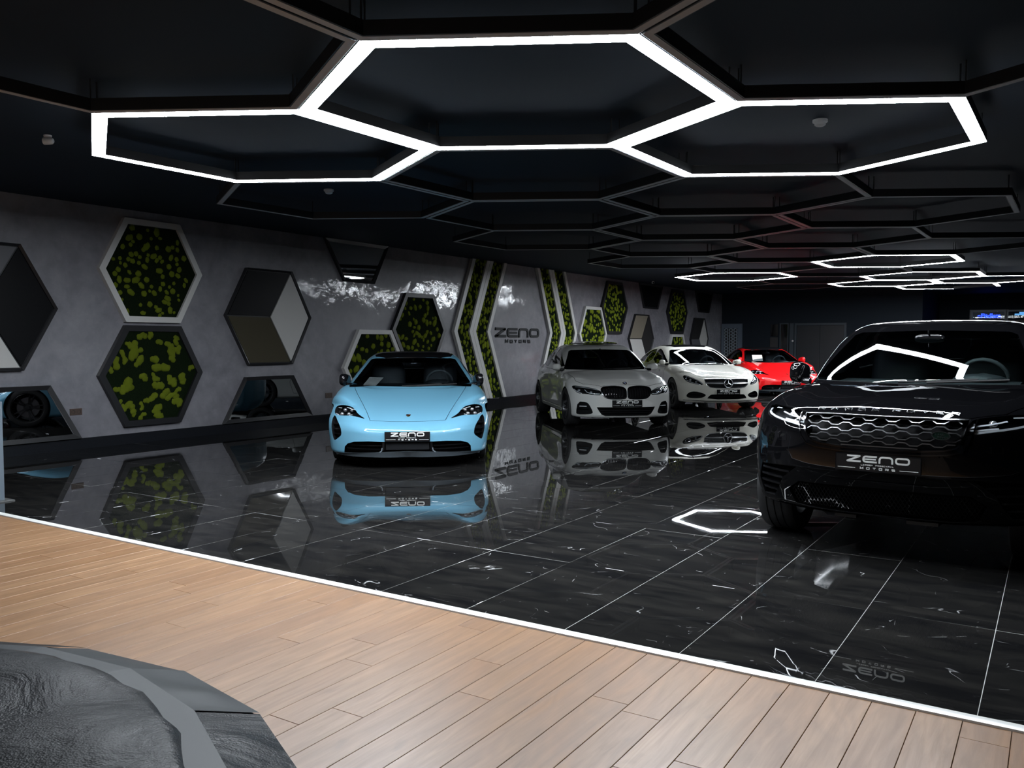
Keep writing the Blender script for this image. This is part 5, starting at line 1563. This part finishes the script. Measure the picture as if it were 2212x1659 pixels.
mk_obj('grille_bar', band(c.B, FRONT, [(-.485, .592), (0, .585), (.485, .592)], .024, .004, .035), M_silver, c.root)
mk_obj('grille_frame', band(c.B, FRONT, grf, .009, .004, .02, True), M_silver, c.root)
x = float(cast(c.B, FRONT, [(0, .585)])[0][0]) + .012
st = empty('x'); bpy.data.objects.remove(st)
m = MB().tube([(x, .092 * math.cos(a), .585 + .092 * math.sin(a)) for a in np.arange(36) * math.pi / 18], .010, 8, closed=True)
for k in range(3):
    a = math.pi / 2 + k * 2 * math.pi / 3
    pa = [(.088 * math.cos(a), .088 * math.sin(a)), (.017 * math.cos(a + math.pi / 3), .017 * math.sin(a + math.pi / 3)), (0, 0), (.017 * math.cos(a - math.pi / 3), .017 * math.sin(a - math.pi / 3))]
    m.add([(x + .004, pa[0][0], .585 + pa[0][1]), (x + .004, pa[1][0], .585 + pa[1][1]), (x + .014, 0, .585), (x + .004, pa[3][0], .585 + pa[3][1]), (x - .006, 0, .585)], [(0, 1, 2), (0, 2, 3), (1, 0, 4), (0, 3, 4), (2, 1, 4), (3, 2, 4)])
m.build('star_badge', M_silver, c.root, 40)
MB().lathe([(0, -.03), (.085, -.03), (.085, -.006), (0, -.006)], 'x', 32, (x, 0, .585)).build('badge_dish', M_piano, c.root, 40)
mk_obj('lip_trim', band(c.B, FRONT, [(-.86, .215), (-.46, .205), (.46, .205), (.86, .215)], .014, .012, .02), M_chrome, c.root)
for z in (.30, .27): mk_obj('intake_slat', band(c.B, FRONT, [(-.42, z), (.42, z)], .008, -.03, .06), M_piano, c.root)
c.both('intake_slat', band(c.B, f25, f25.uv([(2.26, .53, .335), (2.06, .80, .335)]), .010, -.02, .06), M_piano)
rp = chaikin([(-.02, -.50), (.0, 0), (-.02, .50), (-.8, .52), (-.85, 0), (-.8, -.52)], 1)
mk_obj('sunroof', solid(c.B, TOP, rp, .010, .012, .08), M_piano, c.root, 50)
c.plate(.40)
c.mirrors(.68, .91, 1.0, (.10, .07, .058), P_white, rot=24)
for xx in (-.06, -1.02): c.handle(xx, .83, P_white)
for sg in (-1, 1): MB().tube([(1.03, sg * .1 - .02, .955), (.96, sg * .1 + .50, .98)], .008, 6).build('wiper', M_rub, c.root)

# ---- red electric coupe at the back
c = electric('car', P_red, (-7.354, 25.409), 302.96, 'bright red low electric coupe at the far end behind the white coupe', .55, P_red)
sheet([W(c, p) for p in ((.72, -.55, .925), (.72, -.26, .925), (.60, -.26, 1.10), (.60, -.55, 1.10))], 'white price sheet behind the windshield of the red coupe')

# ---- black sport utility car in the right foreground
c = Car('suv', 'car', P_black, (-.87, 8.20), 267.7, 'large glossy black sport utility car cut by the right edge, ceiling lights mirrored in it', 1.15)
f30 = Fr(30, pitch=24)
c.lamp([(1.83, .84, 1.0), (2.0, .69, 1.002), (2.12, .53, .985), (2.17, .49, .93), (2.24, .475, .875), (2.21, .54, .885), (2.12, .68, .905), (1.98, .82, .918), (1.87, .85, .965)], 30, .07,
       [('bar', [(1.87, .83, .975), (1.90, .83, .94), (2.06, .73, .92), (2.20, .54, .895)], .014, .012, .008, M_drl), ('bar', [(2.02, .70, .965), (2.08, .63, .945), (2.18, .51, .93), (2.20, .51, .905), (2.10, .66, .922)], .010, .016, .008, M_drl),
        ('ball', (2.08, .64, .955), .028, .05, M_silver), ('ball', (2.16, .54, .945), .028, .05, M_silver), ('bar', [(1.92, .78, .985), (1.97, .73, .985)], .008, .012, .006, M_drl)])
gr = [(0, .975), (.30, .978), (.505, .975), (.495, .90), (.475, .835), (.445, .800), (.38, .782), (.22, .768), (0, .765)]
grf = gr + [(-a, b) for a, b in reversed(gr) if a > 0]
c.pocket(FRONT, grf, .08, both=False, step=.06)
low = [(0, .512), (.53, .502), (.615, .44), (.565, .335), (.45, .322), (0, .318)]
lowf = low + [(-a, b) for a, b in reversed(low) if a > 0]
c.pocket(FRONT, lowf, .09, both=False, step=.06)
v3 = [(2.03, .85, .585), (2.19, .62, .60), (2.235, .545, .60), (2.17, .66, .51), (2.13, .70, .43), (2.07, .75, .36), (1.97, .84, .36), (1.96, .88, .47)]
fv = Fr(28); vuv = fv.uv(v3); c.pocket(fv, vuv, .07)
c.hood([(2.175, 0), (2.165, .30), (2.13, .50), (1.98, .69), (1.75, .80), (1.35, .845), (1.10, .845), (1.06, .6), (1.10, 0)])
c.door([(-.78, .42), (-.84, .65), (-.76, 1.08), (.25, 1.13), (.28, .7), (.22, .42)])
c.door([(.275, .42), (.31, 1.13), (1.0, 1.15), (1.06, .95), (.88, .6), (.84, .42)])
c.cutline(FRONT, [(-.80, .612), (-.5, .608), (.5, .608), (.80, .612), (.80, .606), (.5, .602), (-.5, .602), (-.80, .606)][0:0] or [(-.30, .560), (.30, .560), (.30, .556), (-.30, .556)], .003)
ws = [(-.615, 1.525), (-.56, 1.548), (0, 1.562), (.56, 1.548), (.615, 1.525), (.80, 1.168), (.78, 1.150), (0, 1.142), (-.78, 1.150), (-.80, 1.168)]
c.shell(m_glass('clear_car_glass', (.66, .72, .72)), ws, [chaikin([(-.70, 1.18), (-.35, 1.36), (.0, 1.53), (.28, 1.58), (.34, 1.575), (.34, 1.185)], 1), chaikin([(.40, 1.19), (.40, 1.575), (1.0, 1.55), (1.5, 1.47), (1.75, 1.36), (1.6, 1.24)], 1)],
        [(-.5, 1.50), (.5, 1.50), (.6, 1.28), (-.6, 1.28)])
c.lamps_build(); c.wheels(5, True); c.cabin(.0)
# wavy honeycomb wires
per, ph = .141, .0362
for r in range(7):
    z0 = .775 + ph * r; pts = []
    u = -.52; k = 0
    while u < .54:
        up = (k + r) % 2 == 0
        zz = z0 + (.0085 if up else -.0085)
        pts += [(u, zz), (u + .044, zz)]; u += per / 2; k += 1
    seg = [p for p in pts if in_poly(p, inset_poly(grf, .008))]
    if len(seg) > 2: mk_obj('grille_wire', band(c.B, FRONT, seg, .0054, -.012, .035, False, .03), mat('satin_grille_wire', (.16, .16, .165), .30, metal=.85), c.root)
mk_obj('grille_frame', band(c.B, FRONT, grf, .010, .004, .02, True), mat('smoked_chrome', (.10, .10, .105), .12, metal=1.0), c.root)
side = [(.545, .985), (.535, .90), (.515, .825), (.475, .775), (.40, .755), (.22, .742), (0, .738)]
mk_obj('grille_surround', band(c.B, FRONT, side + [(-a, b) for a, b in reversed(side) if a > 0], .007, .006, .02), mat('smoked_chrome'), c.root)
# lower mesh
m = MB()
for sgn in (1, -1):
    for k in range(-34, 35):
        p0, p1 = (k * .026, .318), (k * .026 + sgn * .115, .512)
        pts = [(p0[0] + (p1[0] - p0[0]) * t, p0[1] + (p1[1] - p0[1]) * t) for t in np.linspace(0, 1, 9)]
        pts = [p for p in pts if in_poly(p, inset_poly(lowf, .006))]
        if len(pts) > 1:
            v, f = band(c.B, FRONT, pts, .004, -.022 - .002 * sgn, .030, False, .08); m.add(v, f)
o = m.build('lower_mesh', M_piano, c.root, 35); o['kind'] = 'stuff'
for z, a, b in ((.555, .03, .03), (.505, .02, .03), (.455, .02, .03), (.405, .02, .02)):
    us = [u for u, v in vuv]; lo, hi = min(us), max(us)
    def edge(z, side_):
        xs = []
        for i in range(len(vuv)):
            p, q = vuv[i - 1], vuv[i]
            if (p[1] - z) * (q[1] - z) < 0: xs.append(p[0] + (q[0] - p[0]) * (z - p[1]) / (q[1] - p[1]))
        return (min(xs) + .01) if side_ < 0 else (max(xs) - .01)
    c.both('vent_slat', band(c.B, fv, [(edge(z, -1), z), (edge(z, 1), z + .004)], .014, -.008, .05), M_piano)
c.both('bumper_seam', band(c.B, FRONT, [(.27, .605), (.50, .607), (.62, .612)], .006, .004, .01), M_piano)
mk_obj('bumper_lip', band(c.B, FRONT, [(-.72, .300), (-.5, .292), (0, .288), (.5, .292), (.72, .300)], .022, .014, .03), M_piano, c.root)
mk_obj('tow_cover', band(c.B, FRONT, [(-.03, .552), (.06, .535), (.16, .548)], .006, .004, .01), M_piano, c.root)
for sg in (1, -1):
    vf = band(c.B, Fr(28), Fr(28).uv([(2.17, .62, .815), (2.13, .68, .815), (2.13, .68, .775), (2.17, .62, .775)]), .004, .002, .01, True)
    mk_obj('washer_cover', vf if sg > 0 else flip(vf), M_piano, c.root)
# lettering along the hood edge
fl_ = Fr(0, pitch=42)
for ch_, y in zip('RANGEROVER', (-.41, -.32, -.23, -.143, -.055, .075, .16, .247, .333, .42)):
    o_uv = fl_.uv([(2.125 - .10 * abs(y) ** 2, y, 1.006)])[0]
    m = MB()
    for stk in GLY[ch_]:
        v, f = band(c.B, fl_, [(o_uv[0] - .021 + a * .042, o_uv[1] - .015 + b * .030) for a, b in stk], .0065, .006, .006, False, .02); m.add(v, f)
    m.build('hood_letter', mat('gunmetal_letters', (.30, .30, .31), .15, metal=1.0), c.root, 30)
def oval(par):
    b = MB().prism([(.052 * math.cos(t), .027 * math.sin(t)) for t in np.arange(32) * math.pi / 16], lambda u, v, d: (u, v, d), -.004, .004).build('oval_badge', mat('badge_green_black', (.004, .012, .008), .2), par)
    MB().ring([(.054 * math.cos(t), .029 * math.sin(t)) for t in np.arange(32) * math.pi / 16], [(.048 * math.cos(t), .0235 * math.sin(t)) for t in np.arange(32) * math.pi / 16], lambda u, v, d: (u, v, d), -.003, .006).build('badge_rim', mat('badge_silver', (.55, .56, .57), .2, metal=1.0), b)
    f = lambda u, v, d: (u, v, d)
    m = MB(); word(m, 'LAND', f, -.034, .001, .011, .012, .003, .0026, .0042, .0056); word(m, 'ROVER', f, -.020, -.016, .010, .012, .003, .0026, .0042, .0056)
    m.build('badge_lettering', mat('badge_silver'), b)['kind'] = 'stuff'
    return b
c.badge(FRONT, (.36, .875), .05, oval)
c.plate(.676, tilt=2, lift=.014)
c.mirrors(.70, .975, 1.20, (.115, .058, .088), P_black, rot=12)
for xx in (-.02, -.98): c.handle(xx, 1.0, P_black)
for sg in (-1, 1): MB().tube([(1.06, sg * .1 - .02, 1.155), (.99, sg * .1 + .52, 1.185)], .009, 6).build('wiper', M_rub, c.root)
rp = chaikin([(.10, -.56), (.14, 0), (.10, .56), (-1.6, .60), (-1.65, 0), (-1.6, -.60)], 1)
mk_obj('roof_panel', solid(c.B, TOP, rp, .003, .012, .10), M_piano, c.root, 50, c.B)
